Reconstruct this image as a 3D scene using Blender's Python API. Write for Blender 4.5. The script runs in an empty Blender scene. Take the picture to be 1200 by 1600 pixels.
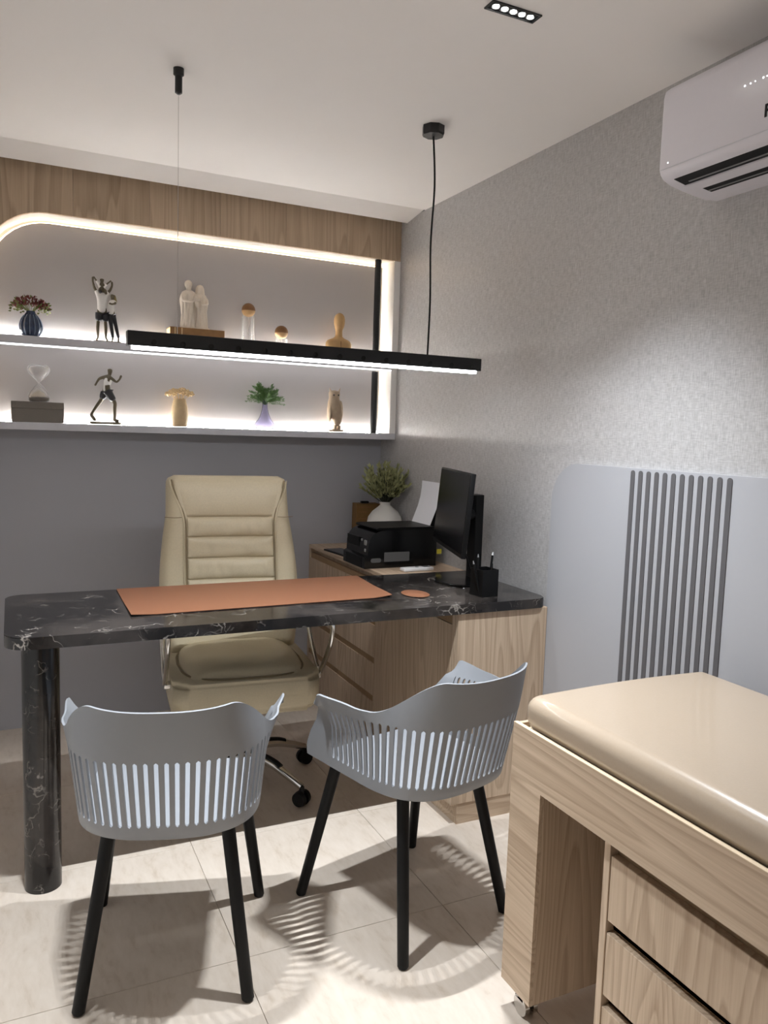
import bpy, bmesh, math, random
from mathutils import Vector, Matrix
random.seed(7)
PI = math.pi
scn = bpy.context.scene
COL = scn.collection
H = 2.479          # ceiling height

# ------------------------------------------------------------------ camera
def make_camera():
    yaw, pitch, roll = 0.447890, 0.101419, 0.032275
    cy, sy = math.cos(yaw), math.sin(yaw)
    f = Vector((sy*math.cos(pitch), cy*math.cos(pitch), -math.sin(pitch)))
    r0 = Vector((cy, -sy, 0)); u0 = r0.cross(f)
    r = r0*math.cos(roll)+u0*math.sin(roll); u = -r0*math.sin(roll)+u0*math.cos(roll)
    M = Matrix((r, u, -f)).transposed().to_4x4()
    M.translation = Vector((-1.81128, -3.80629, 1.40878))
    cd = bpy.data.cameras.new('camera'); cd.sensor_fit = 'VERTICAL'; cd.sensor_height = 32.0
    cd.lens = 32.0*1216.02/1600.0; cd.clip_start = 0.02
    c = bpy.data.objects.new('camera', cd); COL.objects.link(c); c.matrix_world = M
    scn.camera = c
make_camera()

# ------------------------------------------------------------------ world, exposure
w = bpy.data.worlds.new('world'); scn.world = w; w.use_nodes = True
w.node_tree.nodes['Background'].inputs[0].default_value = (0.9, 0.92, 1.0, 1)
w.node_tree.nodes['Background'].inputs[1].default_value = 0.05
scn.view_settings.view_transform = 'Standard'; scn.view_settings.look = 'None'
scn.view_settings.gamma = 1.0; scn.view_settings.use_curve_mapping = False
scn.view_settings.exposure = 1.13
SPOT_W = 22.5            # watts of each small LED of the ceiling downlights
PENDANT_E = 15.0        # emission of the pendant diffuser
LED_E = 24.0            # emission of the shelf LED strips
COOL = (.87, .935, 1.0); WARM = (1.0, 0.72, 0.42)

# ------------------------------------------------------------------ materials
def nt(name):
    m = bpy.data.materials.new(name); m.use_nodes = True
    return m, m.node_tree, m.node_tree.nodes['Principled BSDF']
def S(c):   # sRGB 0-255 -> linear
    return tuple((v/255/12.92 if v/255 <= .04045 else ((v/255+.055)/1.055)**2.4) for v in c)+(1,)
def plain(name, rgb, rough=.5, metal=0., spec=.5, noise=0., nscale=60, bump=0., coat=0.):
    m, t, b = nt(name); b.inputs['Base Color'].default_value = S(rgb)
    b.inputs['Roughness'].default_value = rough; b.inputs['Metallic'].default_value = metal
    b.inputs['Specular IOR Level'].default_value = spec; b.inputs['Coat Weight'].default_value = coat
    tc = t.nodes.new('ShaderNodeTexCoord'); n = t.nodes.new('ShaderNodeTexNoise')
    n.inputs['Scale'].default_value = nscale; n.inputs['Detail'].default_value = 4
    t.links.new(tc.outputs['Object'], n.inputs['Vector'])
    mx = t.nodes.new('ShaderNodeMixRGB'); mx.blend_type = 'MULTIPLY'; mx.inputs[0].default_value = noise
    mx.inputs[1].default_value = S(rgb)
    r = t.nodes.new('ShaderNodeValToRGB'); r.color_ramp.elements[0].position = .35; r.color_ramp.elements[1].position = .65
    r.color_ramp.elements[0].color = (.55, .55, .55, 1)
    t.links.new(n.outputs['Fac'], r.inputs[0]); t.links.new(r.outputs[0], mx.inputs[2])
    t.links.new(mx.outputs[0], b.inputs['Base Color'])
    if bump:
        bp = t.nodes.new('ShaderNodeBump'); bp.inputs['Strength'].default_value = bump; bp.inputs['Distance'].default_value = .001
        t.links.new(n.outputs['Fac'], bp.inputs['Height']); t.links.new(bp.outputs[0], b.inputs['Normal'])
    return m
def emit(name, rgb, s):
    m = bpy.data.materials.new(name); m.use_nodes = True; t = m.node_tree; t.nodes.clear()
    e = t.nodes.new('ShaderNodeEmission'); e.inputs[0].default_value = (*rgb, 1); e.inputs[1].default_value = s
    o = t.nodes.new('ShaderNodeOutputMaterial'); t.links.new(e.outputs[0], o.inputs[0]); return m
def glass(name, rgb=(255, 255, 255), rough=.02):
    m, t, b = nt(name); b.inputs['Base Color'].default_value = S(rgb); b.inputs['Roughness'].default_value = rough
    b.inputs['Transmission Weight'].default_value = 1; b.inputs['IOR'].default_value = 1.3; return m
def thin_glass(name):
    m = bpy.data.materials.new(name); m.use_nodes = True; t = m.node_tree; t.nodes.clear(); N = t.nodes.new
    o = N('ShaderNodeOutputMaterial'); tr = N('ShaderNodeBsdfTransparent'); tr.inputs[0].default_value = (.97, .97, .97, 1)
    df = N('ShaderNodeBsdfTranslucent'); df.inputs[0].default_value = (.95, .95, .94, 1); gl = N('ShaderNodeBsdfGlossy'); gl.inputs[1].default_value = .05
    lw = N('ShaderNodeLayerWeight'); lw.inputs[0].default_value = .35; m1 = N('ShaderNodeMixShader'); m2 = N('ShaderNodeMixShader'); m1.inputs[0].default_value = .4
    t.links.new(df.outputs[0], m1.inputs[1]); t.links.new(gl.outputs[0], m1.inputs[2]); t.links.new(lw.outputs['Facing'], m2.inputs[0])
    t.links.new(tr.outputs[0], m2.inputs[1]); t.links.new(m1.outputs[0], m2.inputs[2]); t.links.new(m2.outputs[0], o.inputs[0]); return m
def oak(name, axis='Z', light=(206, 184, 160), dark=(158, 134, 109), rough=.5, rings=26):
    m, t, b = nt(name); N = t.nodes.new; L = t.links.new
    tc = N('ShaderNodeTexCoord'); oi = N('ShaderNodeObjectInfo')
    add = N('ShaderNodeVectorMath'); add.operation = 'ADD'
    mul = N('ShaderNodeMath'); mul.operation = 'MULTIPLY'; mul.inputs[1].default_value = 17
    L(oi.outputs['Random'], mul.inputs[0]); L(tc.outputs['Object'], add.inputs[0]); L(mul.outputs[0], add.inputs[1])
    def mp(al, ac):
        q = N('ShaderNodeMapping'); s = [ac, ac, ac]; s['XYZ'.index(axis)] = al
        q.inputs['Scale'].default_value = s; L(add.outputs[0], q.inputs[0]); return q
    n1 = N('ShaderNodeTexNoise'); n1.inputs['Scale'].default_value = 1; n1.inputs['Detail'].default_value = 2.0
    n1.inputs['Roughness'].default_value = .4
    L(mp(.42, 5.2).outputs[0], n1.inputs['Vector'])
    m1 = N('ShaderNodeMath'); m1.operation = 'MULTIPLY'; m1.inputs[1].default_value = rings; L(n1.outputs['Fac'], m1.inputs[0])
    fr = N('ShaderNodeMath'); fr.operation = 'FRACT'; L(m1.outputs[0], fr.inputs[0])
    r1 = N('ShaderNodeValToRGB'); e = r1.color_ramp.elements; e[0].position = .0; e[0].color = (.30, .30, .30, 1); e[1].position = .5; e[1].color = (.66, .66, .66, 1)
    k = e.new(.9); k.color = (.78, .78, .78, 1); k2 = e.new(1.0); k2.color = (.38, .38, .38, 1); L(fr.outputs[0], r1.inputs[0])
    n2 = N('ShaderNodeTexNoise'); n2.inputs['Scale'].default_value = 1; n2.inputs['Detail'].default_value = 6; n2.inputs['Roughness'].default_value = .7
    L(mp(3.5, 190).outputs[0], n2.inputs['Vector'])
    n3 = N('ShaderNodeTexNoise'); n3.inputs['Scale'].default_value = 1; n3.inputs['Detail'].default_value = 2
    L(mp(.5, 3.5).outputs[0], n3.inputs['Vector'])
    a = N('ShaderNodeMixRGB'); a.inputs[0].default_value = .52; L(r1.outputs[0], a.inputs[1]); L(n2.outputs['Fac'], a.inputs[2])
    a2 = N('ShaderNodeMixRGB'); a2.inputs[0].default_value = .3; L(a.outputs[0], a2.inputs[1]); L(n3.outputs['Fac'], a2.inputs[2])
    r = N('ShaderNodeValToRGB'); r.color_ramp.elements[0].position = .33; r.color_ramp.elements[1].position = .68
    r.color_ramp.elements[0].color = S(dark); r.color_ramp.elements[1].color = S(light)
    L(a2.outputs[0], r.inputs[0]); L(r.outputs[0], b.inputs['Base Color']); b.inputs['Roughness'].default_value = rough
    bp = N('ShaderNodeBump'); bp.inputs['Strength'].default_value = .15; bp.inputs['Distance'].default_value = .001
    L(n2.outputs['Fac'], bp.inputs['Height']); L(bp.outputs[0], b.inputs['Normal'])
    return m
def marble(name):
    m, t, b = nt(name); N = t.nodes.new; L = t.links.new
    tc = N('ShaderNodeTexCoord')
    n0 = N('ShaderNodeTexNoise'); n0.inputs['Scale'].default_value = 5; n0.inputs['Detail'].default_value = 5; L(tc.outputs['Object'], n0.inputs['Vector'])
    mx = N('ShaderNodeMixRGB'); mx.blend_type = 'ADD'; mx.inputs[0].default_value = .42; L(tc.outputs['Object'], mx.inputs[1]); L(n0.outputs['Color'], mx.inputs[2])
    def veins(sc, w_, th):
        v = N('ShaderNodeTexVoronoi'); v.feature = 'DISTANCE_TO_EDGE'; v.inputs['Scale'].default_value = sc; L(mx.outputs[0], v.inputs['Vector'])
        r = N('ShaderNodeValToRGB'); r.color_ramp.elements[0].position = 0; r.color_ramp.elements[0].color = (1, 1, 1, 1)
        r.color_ramp.elements[1].position = w_; r.color_ramp.elements[1].color = (0, 0, 0, 1); L(v.outputs['Distance'], r.inputs[0])
        n = N('ShaderNodeTexNoise'); n.inputs['Scale'].default_value = sc*1.1; n.inputs['Detail'].default_value = 3; L(tc.outputs['Object'], n.inputs['Vector'])
        q = N('ShaderNodeValToRGB'); q.color_ramp.elements[0].position = th; q.color_ramp.elements[1].position = th+.14; L(n.outputs['Fac'], q.inputs[0])
        o = N('ShaderNodeMixRGB'); o.blend_type = 'MULTIPLY'; o.inputs[0].default_value = 1; L(r.outputs[0], o.inputs[1]); L(q.outputs[0], o.inputs[2]); return o
    v1 = veins(7, .026, .51); v2 = veins(16, .035, .54)
    mm = N('ShaderNodeMixRGB'); mm.blend_type = 'ADD'; mm.inputs[0].default_value = .7; L(v1.outputs[0], mm.inputs[1]); L(v2.outputs[0], mm.inputs[2])
    n3 = N('ShaderNodeTexNoise'); n3.inputs['Scale'].default_value = 3.5; n3.inputs['Detail'].default_value = 6; L(mx.outputs[0], n3.inputs['Vector'])
    base = N('ShaderNodeValToRGB'); base.color_ramp.elements[0].position = .4; base.color_ramp.elements[0].color = S((20, 18, 18))
    base.color_ramp.elements[1].position = .72; base.color_ramp.elements[1].color = S((66, 60, 56)); L(n3.outputs['Fac'], base.inputs[0])
    o = N('ShaderNodeMixRGB'); o.inputs[2].default_value = S((150, 142, 134)); L(mm.outputs[0], o.inputs[0]); L(base.outputs[0], o.inputs[1])
    L(o.outputs[0], b.inputs['Base Color']); b.inputs['Roughness'].default_value = .13
    return m
def linen(name, c1=(160, 157, 156), c2=(198, 196, 195)):
    m, t, b = nt(name); N = t.nodes.new; L = t.links.new
    tc = N('ShaderNodeTexCoord'); fs = []
    for sc in ((320, 320, 34), (320, 45, 260)):
        q = N('ShaderNodeMapping'); q.inputs['Scale'].default_value = sc; L(tc.outputs['Object'], q.inputs[0])
        n = N('ShaderNodeTexNoise'); n.inputs['Scale'].default_value = 1; n.inputs['Detail'].default_value = 3; L(q.outputs[0], n.inputs['Vector']); fs.append(n)
    n2 = N('ShaderNodeTexNoise'); n2.inputs['Scale'].default_value = 38; n2.inputs['Detail'].default_value = 5; L(tc.outputs['Object'], n2.inputs['Vector'])
    a = N('ShaderNodeMixRGB'); a.inputs[0].default_value = .42; L(fs[0].outputs['Fac'], a.inputs[1]); L(fs[1].outputs['Fac'], a.inputs[2])
    a2 = N('ShaderNodeMixRGB'); a2.inputs[0].default_value = .16; L(a.outputs[0], a2.inputs[1]); L(n2.outputs['Fac'], a2.inputs[2])
    r = N('ShaderNodeValToRGB'); r.color_ramp.elements[0].position = .36; r.color_ramp.elements[1].position = .64
    r.color_ramp.elements[0].color = S(c1); r.color_ramp.elements[1].color = S(c2); L(a2.outputs[0], r.inputs[0]); L(r.outputs[0], b.inputs['Base Color'])
    b.inputs['Roughness'].default_value = .42; b.inputs['Specular IOR Level'].default_value = .6
    bp = N('ShaderNodeBump'); bp.inputs['Strength'].default_value = .35; bp.inputs['Distance'].default_value = .0015
    L(a.outputs[0], bp.inputs['Height']); L(bp.outputs[0], b.inputs['Normal'])
    return m
def tile_mat(name):
    m, t, b = nt(name); N = t.nodes.new; L = t.links.new
    tc = N('ShaderNodeTexCoord'); oi = N('ShaderNodeObjectInfo'); add = N('ShaderNodeVectorMath'); add.operation = 'ADD'
    mul = N('ShaderNodeMath'); mul.operation = 'MULTIPLY'; mul.inputs[1].default_value = 31
    L(oi.outputs['Random'], mul.inputs[0]); L(tc.outputs['Object'], add.inputs[0]); L(mul.outputs[0], add.inputs[1])
    q = N('ShaderNodeMapping'); q.inputs['Scale'].default_value = (7, 2.2, 1); L(add.outputs[0], q.inputs[0])
    n = N('ShaderNodeTexNoise'); n.inputs['Scale'].default_value = 2.2; n.inputs['Detail'].default_value = 9; n.inputs['Roughness'].default_value = .68; n.inputs['Distortion'].default_value = .7
    L(q.outputs[0], n.inputs['Vector'])
    n2 = N('ShaderNodeTexNoise'); n2.inputs['Scale'].default_value = 9; n2.inputs['Detail'].default_value = 4; L(q.outputs[0], n2.inputs['Vector'])
    a = N('ShaderNodeMixRGB'); a.inputs[0].default_value = .35; L(n.outputs['Fac'], a.inputs[1]); L(n2.outputs['Fac'], a.inputs[2])
    r = N('ShaderNodeValToRGB'); e = r.color_ramp.elements; e[0].position = .30; e[0].color = S((182, 165, 147)); e[1].position = .62; e[1].color = S((207, 194, 180))
    k = e.new(.46); k.color = S((200, 186, 171)); L(a.outputs[0], r.inputs[0]); L(r.outputs[0], b.inputs['Base Color'])
    b.inputs['Roughness'].default_value = .36; return m

M = dict(
    ceiling=plain('ceiling_paint', (243, 238, 234), .85, noise=.03, nscale=3),
    wallp=linen('linen_wallpaper'), greywall=plain('grey_laminate_wall', (174, 174, 180), .6, noise=.04, nscale=2),
    whitewall=plain('painted_wall', (240, 238, 235), .8, noise=.03, nscale=2),
    tile=tile_mat('beige_stone_tile'), grout=plain('grout', (176, 166, 155), .9, noise=.2),
    oakz=oak('oak_vertical_grain', 'Z'), oaky=oak('oak_grain_along_y', 'Y', rings=20), oakx=oak('oak_grain_along_x', 'X'),
    oakval=oak('oak_valance', 'Z', (198, 175, 149), (154, 133, 109), rings=16),
    edge=plain('pale_oak_edge', (205, 184, 156), .5, noise=.15, nscale=90),
    shelf=plain('grey_shelf_laminate', (204, 204, 210), .5, noise=.04), backp=plain('niche_panel_grey', (182, 177, 175), .6, noise=.03, nscale=2),
    panel=plain('light_grey_panel', (172, 172, 176), .45, noise=.03, nscale=2), slat=plain('dark_grey_slat', (92, 90, 92), .5, noise=.05),
    black=plain('black_matt', (11, 11, 12), .5, spec=.25, noise=.1), blackg=plain('black_gloss', (9, 9, 10), .18), blackm=plain('black_metal', (20, 20, 22), .4, noise=.1),
    screen=plain('screen_glass', (10, 10, 12), .22), marble=marble('dark_emperador_marble'),
    leather=plain('beige_leather', (208, 195, 166), .42, noise=.12, nscale=160, bump=.25), seam=plain('leather_seam', (140, 124, 96), .6),
    leather2=plain('mattress_vinyl', (168, 150, 130), .3, noise=.06, nscale=220, bump=.12, coat=.25),
    chrome=plain('chrome', (210, 208, 205), .12, 1.0), plastic=plain('grey_chair_plastic', (136, 138, 142), .42, noise=.03),
    tan=plain('tan_leather', (127, 82, 56), .5, noise=.1, nscale=300, bump=.15), acw=plain('appliance_white', (220, 216, 222), .32, noise=.02),
    white=plain('white_plastic', (225, 224, 224), .4), paper=plain('paper', (232, 233, 238), .7), ceramic=plain('white_ceramic', (215, 212, 206), .35),
    skin=plain('figurine_bronze', (88, 78, 56), .4, noise=.2), fwhite=plain('figurine_white', (228, 226, 222), .5), fblack=plain('figurine_black', (22, 22, 28), .4),
    hair=plain('figurine_hair', (120, 104, 58), .5, noise=.3), marblew=plain('white_resin', (226, 214, 198), .4, noise=.1),
    wood=plain('turned_wood', (196, 158, 108), .5, noise=.25, nscale=40), woodd=plain('walnut_wood', (130, 90, 50), .5, noise=.3, nscale=30),
    mann=plain('mannequin_wood', (190, 154, 104), .5, noise=.15, nscale=50), owl=plain('owl_resin', (176, 156, 132), .55, noise=.3, nscale=60),
    grey=plain('grey_box_fabric', (122, 116, 108), .8, noise=.15, nscale=200), blue=plain('blue_glaze', (46, 62, 92), .25, noise=.8, nscale=50),
    bluel=plain('pale_blue_glaze', (130, 146, 170), .3, noise=.4), leafr=plain('burgundy_leaf', (116, 52, 50), .6, noise=.4, nscale=30),
    leafg=plain('olive_leaf', (104, 112, 52), .6, noise=.4, nscale=30), fern=plain('fern_green', (84, 118, 62), .5, noise=.4, nscale=30),
    sage=plain('sage_leaf', (156, 158, 110), .6, noise=.4, nscale=30), saged=plain('dark_sage_stem', (52, 54, 40), .7),
    dried=plain('dried_flower', (214, 186, 140), .7, noise=.4, nscale=50), glass=thin_glass('clear_glass'),
    glassv=glass('violet_glass', (226, 224, 244)), sand=plain('white_sand', (205, 196, 180), .9), book=plain('brown_book_cloth', (150, 110, 66), .6, noise=.3, nscale=40),
    pages=plain('book_pages', (228, 205, 160), .8, noise=.3, nscale=200), yellow=plain('yellow_card', (210, 196, 60), .6), cardb=plain('brown_card', (120, 88, 44), .7, noise=.2),
    led=emit('cool_led', (.97, .98, 1), LED_E*.09), ledup=emit('shelf_uplight_led', (1, .98, .94), LED_E*4.2), ledw=emit('warm_led', (1, .70, .42), LED_E*.34), ledc=emit('cream_led', (1, .84, .62), LED_E*.6),
    pend=emit('pendant_diffuser', (.97, .98, 1), PENDANT_E), lens=emit('downlight_lens', (1, .97, .93), 60), dot=emit('indicator_dot', (.95, .97, 1), 3),
    reflector=plain('reflector', (90, 90, 90), .25, .8), label=plain('grey_sticker', (92, 92, 92), .6), knob=plain('silver_knob', (150, 150, 150), .4, .5),
)

# ------------------------------------------------------------------ helpers
def NB(): return bmesh.new()
def obj(name, bm, mat, parent=None, smooth=False, loc=None, mod=None):
    me = bpy.data.meshes.new(name)
    bmesh.ops.recalc_face_normals(bm, faces=bm.faces) if mod != 'keep' else None
    bm.to_mesh(me); bm.free()
    if smooth:
        for p_ in me.polygons: p_.use_smooth = True
        if smooth != 'all':
            try: me.set_sharp_from_angle(angle=math.radians(40))
            except Exception: pass
    me.materials.append(mat)
    o = bpy.data.objects.new(name, me); COL.objects.link(o)
    if parent: o.parent = parent
    if loc: o.location = loc
    return o
def thing(name, label, cat, loc=(0, 0, 0), rz=0, group=None):
    o = bpy.data.objects.new(name, None); COL.objects.link(o); o.location = loc; o.rotation_euler = (0, 0, rz)
    o.empty_display_size = .05
    o['label'] = label; o['category'] = cat
    if group: o['group'] = group
    return o
def tag(o, label, cat, group=None):
    o['label'] = label; o['category'] = cat
    if group: o['group'] = group
    return o
def struct(name, bm, mat, **k):
    o = obj(name, bm, mat, **k); o['kind'] = 'structure'; return o
def box(bm, x0, x1, y0, y1, z0, z1, bev=0, seg=2):
    r = bmesh.ops.create_cube(bm, size=1); vs = r['verts']
    for v in vs:
        v.co = Vector(((x0+x1)/2+v.co.x*(x1-x0), (y0+y1)/2+v.co.y*(y1-y0), (z0+z1)/2+v.co.z*(z1-z0)))
    if bev:
        es = list({e for v in vs for e in v.link_edges})
        bmesh.ops.bevel(bm, geom=es, offset=bev, segments=seg, affect='EDGES', profile=.5)
    return bm
def B(*a, **k): return box(NB(), *a, **k)
def cyl(bm, p0, p1, r0, r1=None, n=20, caps=True):
    p0, p1 = Vector(p0), Vector(p1); d = p1-p0; r1 = r0 if r1 is None else r1
    q = d.to_track_quat('Z', 'Y').to_matrix().to_4x4(); q.translation = (p0+p1)/2
    bmesh.ops.create_cone(bm, cap_ends=caps, segments=n, radius1=r0, radius2=r1, depth=d.length, matrix=q); return bm
def sph(bm, c, r, sc=(1, 1, 1), u=16, v=12):
    m = Matrix.Translation(c) @ Matrix.Diagonal((*sc, 1)); bmesh.ops.create_uvsphere(bm, u_segments=u, v_segments=v, radius=r, matrix=m); return bm
def lathe(bm, prof, n=32, c=(0, 0, 0), fn=None, cap=True):
    rings = []
    for r, z in prof:
        ring = []
        for i in range(n):
            a = 2*PI*i/n; rr = r*(fn(a, z) if fn else 1)
            ring.append(bm.verts.new((c[0]+rr*math.cos(a), c[1]+rr*math.sin(a), c[2]+z)))
        rings.append(ring)
    for a, b in zip(rings, rings[1:]):
        for i in range(n): bm.faces.new((a[i], a[(i+1) % n], b[(i+1) % n], b[i]))
    if cap: bm.faces.new(rings[0][::-1]); bm.faces.new(rings[-1])
    return bm
def prism(bm, pts, fn, h0, h1):   # polygon pts (a,b) extruded; fn(a,b,h)->xyz
    A = [bm.verts.new(fn(a, b, h0)) for a, b in pts]; Bv = [bm.verts.new(fn(a, b, h1)) for a, b in pts]; n = len(pts)
    bm.faces.new(A[::-1]); bm.faces.new(Bv)
    for i in range(n): bm.faces.new((A[i], A[(i+1) % n], Bv[(i+1) % n], Bv[i]))
    return bm
def bez(pts, n=8, closed=False):  # catmull-rom resample
    P = [Vector(p_) for p_ in pts]; out = []; N = len(P); rng = N if closed else N-1
    for i in range(rng):
        g = (lambda k: P[k % N]) if closed else (lambda k: P[min(max(k, 0), N-1)])
        p0, p1, p2, p3 = g(i-1), g(i), g(i+1), g(i+2)
        for j in range(n):
            t = j/n
            out.append(.5*((2*p1)+(-p0+p2)*t+(2*p0-5*p1+4*p2-p3)*t*t+(-p0+3*p1-3*p2+p3)*t**3))
    if not closed: out.append(P[-1])
    return out
def tube(bm, pts, r, n=10, closed=False, flat=1.0, up=None):
    P = [Vector(p_) for p_ in pts]; N = len(P); rings = []
    upv = Vector(up) if up else None; prev = None
    for i, c in enumerate(P):
        if closed: d = P[(i+1) % N]-P[i-1]
        else: d = P[min(i+1, N-1)]-P[max(i-1, 0)]
        d.normalize()
        if upv is None:
            ref = prev if prev else (Vector((0, 0, 1)) if abs(d.z) < .9 else Vector((1, 0, 0)))
        else: ref = upv
        s = d.cross(ref); s.normalize(); t = s.cross(d); t.normalize(); prev = t
        rr = r[i] if isinstance(r, (list, tuple)) else r
        rings.append([bm.verts.new(c+s*math.cos(2*PI*k/n)*rr*flat+t*math.sin(2*PI*k/n)*rr) for k in range(n)])
    for a, b in zip(rings, rings[1:]+([rings[0]] if closed else [])):
        for k in range(n): bm.faces.new((a[k], a[(k+1) % n], b[(k+1) % n], b[k]))
    if not closed: bm.faces.new(rings[0][::-1]); bm.faces.new(rings[-1])
    return bm
def roundrect(x0, x1, y0, y1, rs, n=8):   # rs: radii at (x0,y0),(x1,y0),(x1,y1),(x0,y1)
    out = []
    for (cx, cy, a0, r) in ((x0, y0, PI, rs[0]), (x1, y0, 1.5*PI, rs[1]), (x1, y1, 0, rs[2]), (x0, y1, .5*PI, rs[3])):
        sx = 1 if cx == x0 else -1; sy_ = 1 if cy == y0 else -1
        if r <= 0: out.append((cx, cy)); continue
        for i in range(n+1):
            a = a0+.5*PI*i/n; out.append((cx+sx*r+r*math.cos(a), cy+sy_*r+r*math.sin(a)))
    return out
def skin(name, V, E, mat, parent, sub=2, root=0, loc=None):
    me = bpy.data.meshes.new(name+'_sk'); me.from_pydata([v[:3] for v in V], E, [])
    o = bpy.data.objects.new(name+'_sk', me); COL.objects.link(o)
    o.modifiers.new('s', 'SKIN'); 
    for i, v in enumerate(V):
        r = v[3]; me.skin_vertices[0].data[i].radius = (r, r) if not isinstance(r, tuple) else r
        me.skin_vertices[0].data[i].use_root = (i == root)
    sb = o.modifiers.new('b', 'SUBSURF'); sb.levels = sub; sb.render_levels = sub
    dg = bpy.context.evaluated_depsgraph_get(); dg.update()
    m2 = bpy.data.meshes.new_from_object(o.evaluated_get(dg)); bpy.data.objects.remove(o)
    m2.name = name; m2.materials.clear(); m2.materials.append(mat)
    for p_ in m2.polygons: p_.use_smooth = True
    r = bpy.data.objects.new(name, m2); COL.objects.link(r); r.parent = parent
    if loc: r.location = loc
    return r
def bake(o):  # apply modifiers
    dg = bpy.context.evaluated_depsgraph_get(); dg.update()
    m2 = bpy.data.meshes.new_from_object(o.evaluated_get(dg)); o.modifiers.clear(); o.data = m2
def sm(a, b, x):
    t = min(max((x-a)/(b-a), 0), 1); return t*t*(3-2*t)

# ------------------------------------------------------------------ room shell
XL, YF, YB = -2.32, -4.6, 0.05
TW, JX, JY = .62, -1.28, -1.905
fl = struct('floor', B(XL, 0, YF, YB, -.06, -.0035), M['grout'])
i0 = 0
tm = None
kx = range(-3, 3); ky = range(-6, 4)
for i in kx:
    for j in ky:
        x0 = max(JX+i*TW, XL); x1 = min(JX+(i+1)*TW, 0); y0 = max(JY+j*TW, YF); y1 = min(JY+(j+1)*TW, YB)
        if x1-x0 < .01 or y1-y0 < .01: continue
        g = .0008
        obj('tile', B(x0+g-(x0+x1)/2, x1-g-(x0+x1)/2, y0+g-(y0+y1)/2, y1-g-(y0+y1)/2, -.01, 0, bev=.0006, seg=1), M['tile'], fl, loc=((x0+x1)/2, (y0+y1)/2, 0))
struct('wall_right', B(0, .08, YF, YB+.06, 0, H), M['wallp'])
struct('wall_back', B(XL, 0, YB-.02, YB+.06, 0, 2.6), M['greywall'])
struct('wall_left', B(XL-.08, XL, YF, YB+.06, 0, H), M['whitewall'])
struct('wall_front', B(XL, 0, YF-.08, YF, 0, H), M['whitewall'])
struct('ceiling', B(XL-.08, .08, YF-.08, -.386, H, H+.08), M['ceiling'])
bm = NB(); prism(bm, [(-.3855, H+.007), (-.3855, H+.08), (-.196, H+.08), (-.196, H-.016), (-.199, H-.020), (-.206, H-.019)], lambda a, b, h: (h, a, b), XL, 0)
struct('trim_1', bm, M['ceiling'])
struct('trim_2', B(XL, 0, -.196, YB, H+.03, H+.08), M['ceiling'])

# ------------------------------------------------------------------ shelving niche on the back wall
FY = -.142
t = thing('pelmet', 'wooden veneer pelmet running along the ceiling above the lit shelf niche', 'pelmet', (0, 0, 0))
zb, xc, r = 2.281, -1.66, .25
def pel(x0, x1, first=False):
    pts = [(x0, 2.4795+.03)]
    if first:
        pts = [(x0, 2.509), (x0, 1.376), (-1.9105, 1.376), (-1.9105, zb-r)]
        for i in range(13):
            a = PI-.5*PI*i/12; pts.append((xc+r*math.cos(a), zb-r+r*math.sin(a)))
        pts += [(x1, zb), (x1, 2.509)]
    else: pts = [(x0, zb), (x1, zb), (x1, 2.509), (x0, 2.509)]
    b_ = NB(); prism(b_, pts, lambda a, b, h: (a, h, b), FY, FY+.018); return b_
xs = [-2.25, -1.56, -1.245, -.93, -.615, -.30, -.0015]
for i in range(len(xs)-1): obj('panel', pel(xs[i]+.0006, xs[i+1]-.0006, i == 0), M['oakval'], t)
# soffit lining (white, warm lit) behind the pelmet
lin = NB(); pts = [(-1.91, 1.41), (-1.91, zb-r)]+[(xc+r*math.cos(PI-.5*PI*i/12), zb-r+r*math.sin(PI-.5*PI*i/12)) for i in range(13)]+[(-.034, zb)]
out = [(x_, z_) for x_, z_ in pts]
inn = [(-1.925, 1.41), (-1.925, zb-r)]+[(xc+(r+.015)*math.cos(PI-.5*PI*i/12), zb-r+(r+.015)*math.sin(PI-.5*PI*i/12)) for i in range(13)]+[(-.034, zb+.015)]
for i in range(len(out)-1):
    q = [out[i], out[i+1], inn[i+1], inn[i]]
    A = [lin.verts.new((a, FY+.0185, b)) for a, b in q]; C_ = [lin.verts.new((a, YB-.021, b)) for a, b in q]
    lin.faces.new(A); lin.faces.new(C_[::-1])
    for k in range(4): lin.faces.new((A[k], C_[k], C_[(k+1) % 4], A[(k+1) % 4]))
obj('lining', lin, M['whitewall'], t)
o = tag(obj('cheek_panel', B(-.034, -.0005, FY+.002, YB-.021, 1.4065, zb-.0005), M['whitewall']), 'slim pale upright panel closing the right end of the shelf niche', 'panel')
t = thing('niche_back_panel', 'smooth grey back panel of the shelf niche with hidden strip lights round its edge', 'panel', (0, 0, 0))
BYF = -.035
pp = roundrect(-1.885, -.052, 1.4065, 2.262, [0, 0, 0, .235], 10)
bm = NB(); prism(bm, pp, lambda a, b, h: (a, h, b), BYF, YB-.0215); obj('backboard', bm, M['backp'], t)
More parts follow.
